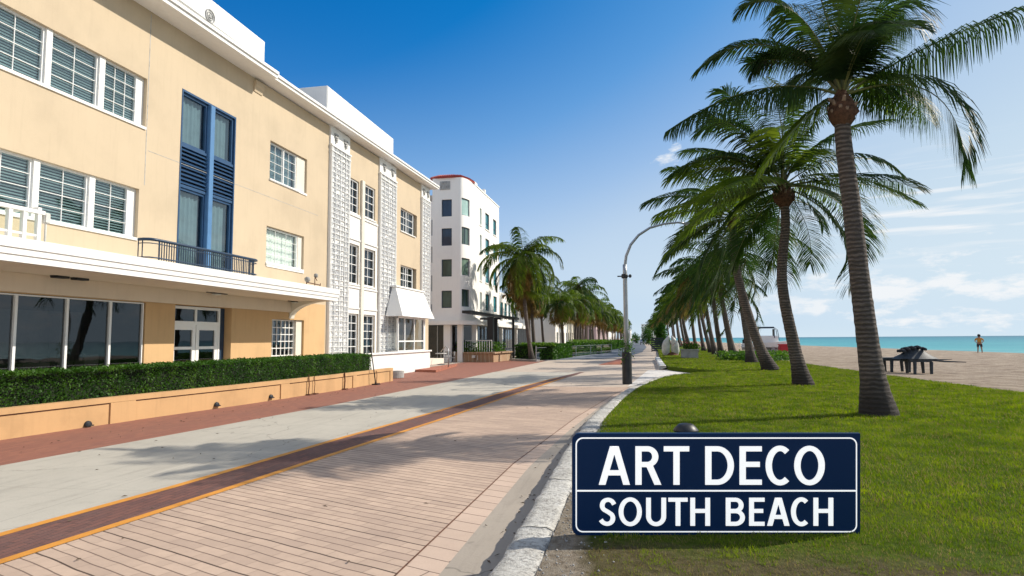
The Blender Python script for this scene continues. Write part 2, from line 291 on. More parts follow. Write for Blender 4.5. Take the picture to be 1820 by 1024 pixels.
# ---------------------------------------------------------------- mesh helpers
def tag(o, label=None, cat=None, group=None, kind=None):
    if label: o['label'] = label
    if cat: o['category'] = cat
    if group: o['group'] = group
    if kind: o['kind'] = kind
    return o
def root_of(o):
    while o.parent: o = o.parent
    return o
def empty(name, loc, label, cat, group=None, rz=0):
    o = bpy.data.objects.new(name, None); C.objects.link(o); o.location = loc; o.rotation_euler = (0, 0, rz)
    o.empty_display_size = .2; return tag(o, label, cat, group)
class Arc:
    def __init__(s, cx, cy, rx, ry, L): s.c = (cx, cy, rx, ry, L)
    def determinant(s): return 1
    def __matmul__(s, p):
        cx, cy, rx, ry, L = s.c; t = p[0]/L*PI/2; n = Vector((math.sin(t)/rx, -math.cos(t)/ry, 0)).normalized()
        return Vector((cx+rx*math.sin(t), cy-ry*math.cos(t), p[2]))+n*p[1]
class MB:
    def __init__(s, T=None): s.v = []; s.f = []; s.m = []; s.T = T
    def add(s, vs, fs, mi=0):
        n = len(s.v); T = s.T
        if T and T.determinant() < 0: fs = [tuple(f)[::-1] for f in fs]
        s.v += [tuple(T @ Vector(p)) for p in vs] if T else [tuple(p) for p in vs]
        s.f += [tuple(i+n for i in f) for f in fs]; s.m += [mi]*len(fs); return s
    def box(s, x0, x1, y0, y1, z0, z1, mi=0, bv=0):
        if bv: return s.bbox(x0, x1, y0, y1, z0, z1, bv, mi)
        return s.add([(x0,y0,z0),(x1,y0,z0),(x1,y1,z0),(x0,y1,z0),(x0,y0,z1),(x1,y0,z1),(x1,y1,z1),(x0,y1,z1)],
              [(0,3,2,1),(4,5,6,7),(0,1,5,4),(1,2,6,5),(2,3,7,6),(3,0,4,7)], mi)
    def bbox(s, x0, x1, y0, y1, z0, z1, b, mi=0):
        bm = bmesh.new(); bmesh.ops.create_cube(bm, size=1)
        for v in bm.verts: v.co = ((x0+x1)/2+v.co.x*(x1-x0), (y0+y1)/2+v.co.y*(y1-y0), (z0+z1)/2+v.co.z*(z1-z0))
        bmesh.ops.bevel(bm, geom=bm.edges[:], offset=b, segments=2, affect='EDGES'); bm.verts.index_update()
        s.add([tuple(v.co) for v in bm.verts], [[v.index for v in f.verts] for f in bm.faces], mi); bm.free(); return s
    def quad(s, a, b, c, d, mi=0): return s.add([a, b, c, d], [(0,1,2,3)], mi)
    def prism(s, poly, axis, a, b, mi=0):
        """poly: list of 2-D points; extruded along axis (0,1,2) from a to b"""
        def P(p, t):
            l = [p[0], p[1]]; l.insert(axis, t); return tuple(l)
        n = len(poly); vs = [P(p, a) for p in poly]+[P(p, b) for p in poly]
        fs = [tuple(range(n))[::-1], tuple(range(n, 2*n))]+[(i, (i+1) % n, n+(i+1) % n, n+i) for i in range(n)]
        return s.add(vs, fs, mi)
    def tube(s, pts, rad, n=8, mi=0, cap=True, wob=0):
        pts = [Vector(p) for p in pts]; k = len(pts)
        if not hasattr(rad, '__len__'): rad = [rad]*k
        vs = []; up = Vector((0, 0, 1)); ref = None
        for i, p in enumerate(pts):
            t = (pts[min(i+1, k-1)]-pts[max(i-1, 0)]).normalized()
            if ref is None: ref = Vector((1, 0, 0)) if abs(t.x) < .8 else Vector((0, 1, 0))
            a = (ref - t*ref.dot(t)).normalized(); ref = a; b = t.cross(a)
            for j in range(n):
                th = 2*PI*j/n; r = rad[i]*(1+(wob*mnoise.noise(Vector((p.z*9, th*2, 3))) if wob else 0))
                vs.append(tuple(p + a*math.cos(th)*r + b*math.sin(th)*r))
        fs = [(i*n+j, i*n+(j+1) % n, (i+1)*n+(j+1) % n, (i+1)*n+j) for i in range(k-1) for j in range(n)]
        if cap: fs += [tuple(range(n))[::-1], tuple(range((k-1)*n, k*n))]
        return s.add(vs, fs, mi)
    def lathe(s, prof, c=(0,0,0), n=20, mi=0):
        k = len(prof); vs = [(c[0]+r*math.cos(2*PI*j/n), c[1]+r*math.sin(2*PI*j/n), c[2]+z) for r, z in prof for j in range(n)]
        fs = [(i*n+j, i*n+(j+1) % n, (i+1)*n+(j+1) % n, (i+1)*n+j) for i in range(k-1) for j in range(n)]
        fs += [tuple(range(n))[::-1], tuple(range((k-1)*n, k*n))]; return s.add(vs, fs, mi)
    def build(s, name, mats, parent=None, org=None, smooth=False):
        me = bpy.data.meshes.new(name); o = bpy.data.objects.new(name, me); C.objects.link(o)
        if parent is not None:
            o.parent = parent; off = root_of(parent).location
        else:
            off = Vector(org) if org is not None else Vector((0, 0, 0)); o.location = off
        me.from_pydata([(v[0]-off[0], v[1]-off[1], v[2]-off[2]) for v in s.v], [], s.f)
        if not isinstance(mats, (list, tuple)): mats = [mats]
        for m in mats: me.materials.append(m)
        me.polygons.foreach_set('material_index', s.m)
        if smooth: me.polygons.foreach_set('use_smooth', [True]*len(s.f))
        me.update(); return o
def npmesh(name, v, f, mi, mats, parent=None, loc=(0,0,0)):
    """fast quad mesh from numpy arrays"""
    me = bpy.data.meshes.new(name); nv, nf = len(v), len(f); k = f.shape[1]
    me.vertices.add(nv); me.vertices.foreach_set('co', v.astype(np.float32).ravel())
    me.loops.add(nf*k); me.loops.foreach_set('vertex_index', f.astype(np.int32).ravel())
    me.polygons.add(nf); me.polygons.foreach_set('loop_start', np.arange(0, nf*k, k, dtype=np.int32))
    for m in mats: me.materials.append(m)
    me.polygons.foreach_set('material_index', mi.astype(np.int32)); me.update(calc_edges=True); me.validate()
    o = bpy.data.objects.new(name, me); C.objects.link(o); o.location = loc
    if parent is not None: o.parent = parent
    return o
def copy_tree(o, parent=None):
    c = o.copy(); C.objects.link(c); c.parent = parent
    for ch in [x for x in o.children]: copy_tree(ch, c)
    return c
def interp(tab, y):
    for (a, xa), (b, xb) in zip(tab, tab[1:]):
        if y <= b: return xa+(xb-xa)*(y-a)/(b-a)
    return tab[-1][1]
def frameT(o, u, n):
    """local (u, out, z) -> world"""
    o = Vector(o); u = Vector(u).normalized(); n = Vector(n).normalized()
    return Matrix(((u.x, n.x, 0, o.x), (u.y, n.y, 0, o.y), (u.z, n.z, 1, o.z), (0, 0, 0, 1)))
# ================================================================ WORLD AND LIGHT
SAZ, SEL = math.radians(27), math.radians(38)       # sun ahead and to the right, over the sea
sun_dir = Vector((math.cos(SAZ)*math.cos(SEL), math.sin(SAZ)*math.cos(SEL), math.sin(SEL)))
w = bpy.data.worlds.new('World'); sc.world = w; w.use_nodes = True; nt = w.node_tree; bg = nt.nodes['Background']
sky = nt.nodes.new('ShaderNodeTexSky'); sky.sky_type = 'NISHITA'; sky.sun_disc = False
sky.sun_elevation = SEL; sky.sun_rotation = PI/2-SAZ; sky.air_density = 1.0; sky.dust_density = .6; sky.ozone_density = 2.5
tc = nt.nodes.new('ShaderNodeTexCoord'); sx = nt.nodes.new('ShaderNodeSeparateXYZ'); nt.links.new(tc.outputs['Generated'], sx.inputs[0])
SKR = (.171/1.0, .333, .571)
az = mth(nt, 'ARCTAN2', sx.outputs[0], sx.outputs[1]); el = mth(nt, 'ARCSINE', sx.outputs[2])
az = mth(nt, 'MULTIPLY', az, 180/PI); el = mth(nt, 'MULTIPLY', el, 180/PI)
def band(v, a, b, c, d):      # trapezoid window
    return mth(nt, 'MULTIPLY', mth(nt, 'DIVIDE', mth(nt, 'SUBTRACT', v, a), b-a, clamp=True), mth(nt, 'DIVIDE', mth(nt, 'SUBTRACT', d, v), d-c, clamp=True))
def cxyz(a, b):
    c = nt.nodes.new('ShaderNodeCombineXYZ'); nt.links.new(a, c.inputs[0]); nt.links.new(b, c.inputs[1]); return c.outputs[0]
ae = cxyz(az, el)
# low cumulus bank over the sea, patchier towards the left
n1 = noi(nt, mapp(nt, ae, scale=(.28, .75, 1), loc=(3.1, .7, 0)), 1.0, 8, .62)
thr = mth(nt, 'SUBTRACT', n1, mth(nt, 'MULTIPLY', mth(nt, 'ABSOLUTE', mth(nt, 'SUBTRACT', el, 3.4)), .055))
cum = mth(nt, 'MULTIPLY', mth(nt, 'MULTIPLY', mth(nt, 'SUBTRACT', thr, .405), 7, clamp=True), band(az, 4, 16, 80, 110))
# long thin streaks rising to the right
v2 = mapp(nt, ae, rot=(0, 0, math.radians(-16)), scale=(.055, .75, 1), loc=(.4, 2.3, 0))
n2 = noi(nt, v2, 1.6, 6, .55, .3)
wis = mth(nt, 'MULTIPLY', mth(nt, 'MULTIPLY', mth(nt, 'SUBTRACT', n2, .50), 5, clamp=True), mth(nt, 'MULTIPLY', band(az, 10, 19, 70, 100), band(el, 5, 7.5, 12, 15)))
# small separate puffs
n3 = noi(nt, mapp(nt, ae, scale=(.5, 1.1, 1), loc=(1.7, 5.2, 0)), 1.3, 7, .65)
def blob(a0, e0, wa, we):
    da = mth(nt, 'DIVIDE', mth(nt, 'SUBTRACT', az, a0), wa); de = mth(nt, 'DIVIDE', mth(nt, 'SUBTRACT', el, e0), we)
    return mth(nt, 'SUBTRACT', 1, mth(nt, 'ADD', mth(nt, 'MULTIPLY', da, da), mth(nt, 'MULTIPLY', de, de)), clamp=True)
bl_ = mth(nt, 'MAXIMUM', mth(nt, 'MAXIMUM', blob(2.6, 15.6, 1.5, .7), blob(3.6, 16.6, .8, .5)), mth(nt, 'MAXIMUM', blob(21.5, 26.5, 4.5, 1.8), blob(12.5, 8.3, 1.2, .4)))
puf = mth(nt, 'MULTIPLY', mth(nt, 'SUBTRACT', mth(nt, 'ADD', mth(nt, 'MULTIPLY', bl_, .4), mth(nt, 'MULTIPLY', n3, 1.7)), .98), 2.6, clamp=True)
puf = mth(nt, 'MULTIPLY', puf, mth(nt, 'GREATER_THAN', bl_, 0.001))
n4 = noi(nt, tc.outputs['Generated'], 3.2, 7, .6)  # unseen cloud overhead and behind the camera, added to lift the fill light
fill_cloud = mth(nt, 'MULTIPLY', mth(nt, 'SUBTRACT', n4, .42), 6, clamp=True)
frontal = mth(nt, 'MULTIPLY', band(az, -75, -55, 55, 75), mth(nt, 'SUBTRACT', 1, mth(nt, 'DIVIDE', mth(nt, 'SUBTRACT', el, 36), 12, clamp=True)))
fill_cloud = mth(nt, 'MULTIPLY', fill_cloud, mth(nt, 'SUBTRACT', .85, mth(nt, 'MULTIPLY', frontal, .85), clamp=True))
cl = mth(nt, 'MAXIMUM', mth(nt, 'MAXIMUM', mth(nt, 'MULTIPLY', cum, .92), mth(nt, 'MULTIPLY', wis, .95)), mth(nt, 'MULTIPLY', puf, .8))
# deep polarised blue: the clear sky's own brightness picks its hue
spr = nt.nodes.new('ShaderNodeSeparateColor'); nt.links.new(sky.outputs[0], spr.inputs[0])
tb = mth(nt, 'MULTIPLY', spr.outputs[2], .1035)
cr_ = ramp(nt, mth(nt, 'DIVIDE', tb, 1.2), [(.17, (.001, .085, .36)), (.317, (.004, .200, .60)), (.40, (.10, .34, .75)), (.475, (.262, .479, .831)), (.53, (.42, .60, .86)), (.67, (.58, .74, .90)), (.9, (.76, .87, .95))])
vm = N(nt, 'ShaderNodeVectorMath', operation='SCALE'); nt.links.new(cr_, vm.inputs[0]); nt.links.new(mth(nt, 'DIVIDE', mth(nt, 'MAXIMUM', tb, 1.0), .1274), vm.inputs['Scale'])
SKYC = vm.outputs[0]
# pale air close to the horizon
hz = mth(nt, 'POWER', mth(nt, 'SUBTRACT', 1, mth(nt, 'DIVIDE', mth(nt, 'MAXIMUM', el, 0), 34), clamp=True), 3.0)
SKYC = mixc(nt, mth(nt, 'MULTIPLY', hz, .93), SKYC, (5.9, 6.95, 7.6))
gradc = SKYC
cl = mth(nt, 'MAXIMUM', cl, fill_cloud)
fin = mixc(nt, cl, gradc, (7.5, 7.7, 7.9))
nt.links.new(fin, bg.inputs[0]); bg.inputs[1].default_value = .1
sl = bpy.data.lights.new('sun', 'SUN'); sl.energy = 4.6; sl.angle = math.radians(.5); sl.color = (1, .92, .80)
so = bpy.data.objects.new('sun', sl); C.objects.link(so); so.rotation_euler = sun_dir.to_track_quat('Z', 'Y').to_euler(); so.location = (60, 40, 60)
sc.view_settings.view_transform = 'Standard'; sc.view_settings.look = 'None'; sc.view_settings.exposure = .27; sc.view_settings.gamma = 1
sc.render.engine = 'CYCLES'; sc.cycles.max_bounces = 6; sc.cycles.transparent_max_bounces = 24
# ================================================================ GROUND
RC = [(2,-8.75),(7,-8.5),(10,-8.2),(15.4,-7.75),(24,-7.4),(35,-7.2),(48,-6.9)]
O1 = [(1,-5.62),(4.6,-5.5),(6.4,-5.3),(10,-5.05),(13.8,-4.7),(21.9,-4.08),(26,-3.65),(31.5,-2.95)]
O2 = [(1,-4.9),(4,-4.72),(5.5,-4.58),(8.8,-4.34),(13,-4.0),(21.4,-3.5),(26,-3.2),(31.5,-2.65)]
BD = [(1,-1.72),(4.3,-1.72),(8.4,-1.68),(13.5,-1.34),(19,-.78),(24,-.1)]
GT = [(1,-1.42),(4.4,-1.42),(8.2,-1.44),(11.6,-1.28),(16,-.95),(20,-.55),(24,.35)]
CB = [(1,-.92),(3.9,-.95),(5.1,-.95),(8.3,-1.0),(11.6,-.97),(15,-.8),(18.9,-.46)]
def strip(name, ta, tb, y0, y1, z, m, step=.5):
    n = int((y1-y0)/step)+1; mb = MB(); vs = []; fs = []
    for i in range(n+1):
        y = y0+(y1-y0)*i/n; a = ta if isinstance(ta, (int, float)) else interp(ta, y); b = tb if isinstance(tb, (int, float)) else interp(tb, y)
        vs += [(a, y, z), (b, y, z)]
    fs = [(2*i, 2*i+1, 2*i+3, 2*i+2) for i in range(n)]
    return tag(mb.add(vs, fs).build(name, m), kind='structure')
def poly(name, pts, z, m, h=0):
    bm = bmesh.new(); vs = [bm.verts.new((x, y, z)) for x, y in pts]; f = bm.faces.new(vs)
    if f.normal.z < 0: f.normal_flip()
    bm.normal_update()
    if f.normal.z < 0: bmesh.ops.reverse_faces(bm, faces=[f])
    if h:
        r = bmesh.ops.extrude_face_region(bm, geom=[f]); 
        for v in [g for g in r['geom'] if isinstance(g, bmesh.types.BMVert)]: v.co.z = z
        for v in vs: v.co.z = z-h
    bmesh.ops.triangulate(bm, faces=bm.faces[:], ngon_method='EAR_CLIP')
    me = bpy.data.meshes.new(name); bm.to_mesh(me); bm.free(); me.materials.append(m)
    o = bpy.data.objects.new(name, me); C.objects.link(o); return tag(o, kind='structure')
mb = MB(); mb.quad((-4000,-60,-.012),(8.9,-60,-.012),(8.9,6000,-.012),(-4000,6000,-.012)).build('ground', M['plaza'])['kind'] = 'structure'
strip('red_brick_sidewalk', -12.5, RC, 2, 48, 0, M['redwalk'])
strip('concrete_lane', RC, O1, 2, 31.5, 0, M['roadconc'])
strip('orange_line', O1, [(y, x+.11) for y, x in O1], 2, 27, .004, M['orangeline'])
strip('brick_band', [(y, x+.02) for y, x in O1], [(y, x-.02) for y, x in O2], 2, 31.4, .0, M['redpave']).location.z = .002
strip('orange_line', [(y, x-.11) for y, x in O2], O2, 2, 27, .004, M['orangeline'])
strip('paver_walk', O2, BD, 2, 22, 0, M['paver'])
strip('paver_border', BD, GT, 2, 22, 0.0, M['border'])
strip('paver_joint', [(y, x-.008) for y, x in BD], [(y, x+.008) for y, x in BD], 2, 22, .003, M['rust'])
strip('gutter', GT, [(y, x+.05) for y, x in CB], 2, 19, 0, M['gutter'])
poly('concrete_plaza', [(-7.2,31.5),(-2.9,31.5),(-2.66,22),(.3,22),(1.2,25.6),(1.6,33),(1.1,60),(-7.0,48)], .0, M['plaza'])
poly('asphalt_road', [(-7.4,48),(-3.2,52),(-.9,60),(.3,78),(1.3,120),(1.6,700),(-6,700),(-4.5,100),(-5.2,66),(-6.9,52)], .006, M['asphalt'])
poly('cross_path', [(-.45,22),(.5,24.6),(1.2,26.6),(2.1,27.9),(3.3,29.0),(2.9,29.6),(2.1,31.4),(1.3,33.4),(.4,33.6),(.0,28)], .008, M['whitepath'])
def fallen_leaves():
    r = np.random.default_rng(12); V = []; Fc = []; k = 0
    for i in range(340):
        y = 3.5+r.random()**1.3*26; x = -9.3+r.random()*8.2 if i % 3 else lawn_left(y)-.38-abs(r.normal())*.12
        if i % 3 and r.random() < .5: x = -9.6+abs(r.normal())*.35
        a = r.random()*6.28; l = .012+.026*r.random(); w_ = l*.22; c, s_ = math.cos(a), math.sin(a); z = .008
        V.append(np.array([(x-c*l, y-s_*l, z), (x+s_*w_, y-c*w_, z+.012), (x+c*l, y+s_*l, z+.004), (x-s_*w_, y+c*w_, z+.002)])); Fc.append(np.arange(4)[None]+k); k += 4
    tag(npmesh('fallen_leaves', np.concatenate(V), np.concatenate(Fc), np.zeros(len(Fc)), [M['soil']]), 'small dry brown leaf litter scattered on the street paving', 'leaf litter', kind='stuff')
# raised lawn
LE = [(-.66,1.5),(-.66,5),(-.70,8.35),(-.66,11.6),(-.42,15.5),(-.1,18.9),(.3,21.3),(.75,23.8),(1.3,25.6),(2.1,27.0),(3.6,28.6)]
LE2 = [(2.9,29.9),(2.1,31.6),(1.45,33.6),(1.35,36),(1.5,50),(2.2,80),(3,200),(5,700)]
RE = [(11.5,700),(9.2,120),(8.7,60),(8.75,38),(9.0,26),(9.45,19.5),(10.2,14),(11.5,8),(13,1.5)]
LAWNZ = .2
poly('lawn', LE+LE2+RE, LAWNZ, M['lawn'], h=.25)
# curb: weathered blocks
def curb(name, inner, wid, blk, m):
    pts = [Vector((x, y, 0)) for x, y in inner]; L = [0]
    for a, b in zip(pts, pts[1:]): L.append(L[-1]+(b-a).length)
    def at(s):
        for i in range(len(pts)-1):
            if s <= L[i+1] or i == len(pts)-2:
                t = (s-L[i])/(L[i+1]-L[i]); return pts[i].lerp(pts[i+1], t)
    root = empty(name, pts[0], 'weathered white stone curb between the gutter and the lawn' , 'curb')
    s = 0
    while s < L[-1]-.2:
        e = min(s+blk, L[-1]); n = max(3, int((e-s)/.06) if s < 9 else 8); mb = MB(); vs = []; K = 9
        for i in range(n+1):
            t = s+.006+(e-s-.012)*i/n; p = at(t); d = (at(min(t+.15, L[-1]))-at(max(t-.15, 0))).normalized(); q = Vector((-d.y, d.x, 0))
            W = wid(t)
            for k, (u, z) in enumerate([(1,-.02),(1.0,.10),(.97,.175),(.90,.205),(.7,.212),(.45,.212),(.2,.208),(.03,.195),(0,.12)]):
                nz = mnoise.noise(Vector((p.x*7, p.y*7, k*1.3)))*.014+mnoise.noise(Vector((p.x*23, p.y*23, k*3)))*.007
                ex = mnoise.noise(Vector((p.x*3, p.y*3, 9)))*.05 if k > 5 else 0
                vs.append(p+q*(u*W+nz*(1.0 if k < 4 else 0)-ex)+Vector((0, 0, max(z+(nz if k > 1 else 0), -.02))))
        fs = [(i*K+k, i*K+k+1, (i+1)*K+k+1, (i+1)*K+k) for i in range(n) for k in range(K-1)]
        fs += [tuple(range(K)), tuple(range(n*K, n*K+K))[::-1]]
        mb.add(vs, fs).build('curb_block', m, root, smooth=True); s = e
    return root
curb('street_curb', LE[1:-1] if False else LE[:10], lambda t: .30 if t < 12 else .27, 1.7, M['curb'])
curb('path_curb', [(1.35,34.2),(1.4,40),(1.5,50)], lambda t: .36, 4.2, M['whitestone'])['label'] = 'short white stone curb beside the far lawn past the crossing path'
# beach and sea
bys = [-40, 0, 10, 20, 30, 40, 60, 80, 110, 140, 200, 300, 450, 700]; vs = []; fs = []
def shore(y): return interp([(-60,36.4),(68,35.6),(100,34),(136,31.6),(220,27),(700,14)], y)
BYS = np.concatenate([np.arange(-40, 60, 1.0), np.arange(60, 200, 4.0), np.arange(200, 720, 25.0)])
K = 40
for y in BYS:
    a = 8.6; b = shore(y)+4
    for k in range(K+1):
        x = a+(b-a)*k/K; t = k/K
        z = .13-.03*t if t < .72 else .108-(t-.72)*1.15*(.8 if t > .8 else .45)
        z += mnoise.noise(Vector((x*.5, y*.25, 0)))*.035+mnoise.noise(Vector((x*1.7, y*1.1, 4)))*.018 if y < 200 else 0
        vs.append((x, y, z))
W1 = K+1
fs = [(i*W1+k, i*W1+k+1, (i+1)*W1+k+1, (i+1)*W1+k) for i in range(len(BYS)-1) for k in range(K)]
tag(MB().add(vs, fs).build('beach', M['sand'], smooth=True), kind='structure')
tag(MB().quad((14,-400,-.1),(20000,-400,-.1),(20000,26000,-.1),(14,26000,-.1)).build('sea', M['sea']), kind='structure')
# ================================================================ GRASS
def lawn_left(y): return interp([(p[1], p[0]) for p in LE], y)
def lawn_right(y): return interp(sorted((p[1], p[0]) for p in RE), y)
def blades(n, y0, y1, hgt, wid, seed):
    r = np.random.default_rng(seed)
    y = y0+(y1-y0)*r.random(n)
    xl = np.interp(y, [p[1] for p in LE+LE2], [p[0] for p in LE+LE2]); xr = np.minimum(np.interp(y, [p[1] for p in RE][::-1], [p[0] for p in RE][::-1]), y*.8+6)
    x = xl+.02+(xr-xl-.04)*r.random(n)
    nb = np.array([mnoise.noise(Vector((a*2.2, b*2.2, 3))) for a, b in zip(x, y)]); n2 = np.array([mnoise.noise(Vector((a*7, b*7, 8))) for a, b in zip(x, y)])
    keep = (x+.05*y+nb*.16+n2*.12 > -.13)
    worn = (y < 4.65+nb*.9+n2*.4)
    keep &= ~(worn & (r.random(n) < .55))
    hs = hgt*(.55+.6*r.random(n))*(1+.45*nb)*(1+.35*n2); hs[worn] *= .6
    dry = (r.random(n) < np.where(worn, .6, .10+.12*(nb > .25))+np.where(y < 9, .05, 0))
    x, y, hs, dry = x[keep], y[keep], hs[keep], dry[keep]; n = len(x)
    a = r.random(n)*2*PI; la = r.random(n)*2*PI; lean = hs*(.25+.6*r.random(n))
    wx, wy = np.cos(a)*wid/2, np.sin(a)*wid/2; lx, ly = np.cos(la)*lean-hs*.12, np.sin(la)*lean
    z0 = np.full(n, LAWNZ-.004)
    v = np.stack([np.stack([x-wx, y-wy, z0], 1), np.stack([x+wx, y+wy, z0], 1),
                  np.stack([x+wx*.7+lx*.4, y+wy*.7+ly*.4, z0+hs*.6], 1), np.stack([x-wx*.7+lx*.4, y-wy*.7+ly*.4, z0+hs*.6], 1),
                  np.stack([x+lx, y+ly, z0+hs], 1)], 1).reshape(-1, 3)
    b = np.arange(n)[:, None]*5
    q = b+np.array([[0, 1, 2, 3]]); t = b+np.array([[3, 2, 4, 4]])
    return v, q, t, dry
def grass():
    V = []; T = []; Mi = []; off = 0
    for i, a in enumerate([(170000, 2.6, 6, .036, .0042), (190000, 6, 12, .042, .0065), (120000, 12, 20, .05, .012), (60000, 20, 28.4, .06, .02), (50000, 28.4, 44, .065, .035), (36000, 44, 75, .08, .07)]):
        v, q, t, dry = blades(*a, 20+i)
        tri = np.concatenate([q[:, [0,1,2]], q[:, [0,2,3]], t[:, [0,1,2]]])+off
        V.append(v); T.append(tri); d = dry.astype(int); Mi.append(np.concatenate([d, d, d])); off += len(v)
    o = npmesh('grass', np.concatenate(V), np.concatenate(T), np.concatenate(Mi), [M['blade'], M['bladedry']])
    tag(o, 'short green lawn grass with worn dry patches near the sign', 'grass', kind='stuff')
grass()
fallen_leaves()
def pebbles():
    r = np.random.default_rng(77); V = []; Fc = []; base = [(1,0,0),(0,1,0),(-1,0,0),(0,-1,0),(0,0,1),(0,0,-1)]
    tri = np.array([(0,1,4),(1,2,4),(2,3,4),(3,0,4),(1,0,5),(2,1,5),(3,2,5),(0,3,5)]); base = np.array(base, float); k = 0
    for i in range(1500):
        y = 2.8+r.random()**1.4*9; x = lawn_left(y)-.02+abs(r.normal())*(.30-.02*y)
        if x+.05*y > .05: continue
        s_ = .003+.008*r.random()**3; p = base*(s_*(.7+.6*r.random(3)))+np.array([x, y, LAWNZ+s_*.3]); V.append(p); Fc.append(tri+k); k += 6
    tag(npmesh('gravel', np.concatenate(V), np.concatenate(Fc), np.zeros(len(Fc)*8), [M['concrete']]), 'pale loose gravel on the sandy strip beside the curb', 'gravel', kind='stuff')
pebbles()
# ================================================================ PALMS
def frond(c, az, e0, L, bend, n, lw, ll, r, droop=.5, twist=0, V=None, Fq=None, Mm=None, mi=0, path=None, wind=0):
    """feather frond: curved rachis with two ranks of hanging leaflets"""
    S = 16
    if path is not None:
        a, b_, d = [np.array(p, float) for p in path]; tt = np.linspace(0, 1, S+1)[:, None]
        P = (1-tt)**2*a+2*tt*(1-tt)*b_+tt**2*d; L = np.linalg.norm(np.diff(P, axis=0), axis=1).sum()
    else:
        P = [np.array(c, float)]; A = az
        for i in range(S):
            t = (i+.5)/S; e = e0-bend*t**1.25
            A = az
            d = np.array([math.cos(A)*math.cos(e)-wind*t, math.sin(A)*math.cos(e), math.sin(e)]); d /= np.linalg.norm(d)
            P.append(P[-1]+d*L/S)
        P = np.array(P)
    ts = np.linspace(0, 1, S+1); tan = np.gradient(P, axis=0); tan /= np.linalg.norm(tan, axis=1)[:, None]
    def at(t): return np.stack([np.interp(t, ts, P[:, k]) for k in range(3)], 1), np.stack([np.interp(t, ts, tan[:, k]) for k in range(3)], 1)
    off = sum(len(v) for v in V)
    # rachis: 3-sided tapering rod
    rr = (.030*(1-ts*.85)+.035*np.exp(-ts*9))*(L/4.3)
    sd = np.cross(tan, [0, 0, 1.]); sn = np.linalg.norm(sd, axis=1); sd = np.where(sn[:, None] < .05, np.array([math.sin(az), -math.cos(az), 0]), sd/np.maximum(sn, .05)[:, None])
    sd /= np.linalg.norm(sd, axis=1)[:, None]; up = np.cross(sd, tan)
    rv = np.stack([P+sd*rr[:, None], P-sd*rr[:, None], P-up*rr[:, None]*1.2], 1).reshape(-1, 3)
    rf = [(i*3+k, i*3+(k+1) % 3, i*3+3+(k+1) % 3, i*3+3+k) for i in range(S) for k in range(3)]
    V.append(rv); Fq.append(np.array(rf)+off); Mm.append(np.full(len(rf), 2)); off += len(rv)
    for side in (-1, 1):
        t = .13+.87*(np.arange(n)+r.random(n)*.8)/n; t = np.minimum(t, 1)
        p, d = at(t); s = np.cross(d, [0, 0, 1.]); nn = np.linalg.norm(s, axis=1)
        s = np.where(nn[:, None] < .05, np.array([math.sin(az), -math.cos(az), 0]), s/np.maximum(nn, .05)[:, None]); u = np.cross(s, d)
        ln = ll*(np.interp(t, [0, .18, .4, .7, .9, 1], [.5, .9, 1, .93, .68, .36]))*(.86+.2*r.random(n))*(1-(r.random(n) < .04)*.5)
        fw = np.interp(t, [0, .5, .85, 1], [.25, .42, .85, 1.8])[:, None]
        dr = (droop*(.7+.6*r.random(n)))[:, None]
        rs = twist
        o = s*side*math.cos(rs)+u*math.sin(rs)*side
        d0 = o+d*fw+u*.25-np.array([0, 0, 1.])*dr*.5; d0 /= np.linalg.norm(d0, axis=1)[:, None]
        d1 = d0-np.array([0, 0, 1.])*dr*1.3+(r.random((n, 3))-.5)*.14-np.array([wind*.3, 0, 0]); d1 /= np.linalg.norm(d1, axis=1)[:, None]
        d2 = d1-np.array([0, 0, 1.])*dr*1.1+(r.random((n, 3))-.5)*.14; d2 /= np.linalg.norm(d2, axis=1)[:, None]
        a0 = p; a1 = p+d0*ln[:, None]*.36; a2 = a1+d1*ln[:, None]*.34; a3 = a2+d2*ln[:, None]*.30
        wv = d*.75+u*.5*side+(r.random((n, 3))-.5)*.3; wv /= np.linalg.norm(wv, axis=1)[:, None]; wv *= lw/2
        vv = np.stack([a0-wv*.5, a0+wv*.5, a1-wv, a1+wv, a2-wv*.8, a2+wv*.8, a3-wv*.12, a3+wv*.12], 1).reshape(-1, 3)
        b = np.arange(n)[:, None]*8+off
        q = np.concatenate([b+np.array([[0,1,3,2]]), b+np.array([[2,3,5,4]]), b+np.array([[4,5,7,6]])])
        V.append(vv); Fq.append(q); Mm.append(np.full(len(q), mi)); off += len(vv)
LM = None
def crown(parent, c, specs, n, lw, ll, seed, droop=.5, base=Vector((0,0,0)), name='crown'):
    r = np.random.default_rng(seed); V = []; Q = []; Mm = []
    for sp in specs:
        frond(c, n=n, lw=lw, ll=ll*sp.pop('lls', 1), r=r, V=V, Fq=Q, Mm=Mm, droop=sp.pop('droop', droop), **sp)
    return npmesh(name, np.concatenate(V), np.concatenate(Q), np.concatenate(Mm), [M['leaf'], M['leafyounglit'], M['rachis'], M['leafdry']], parent)
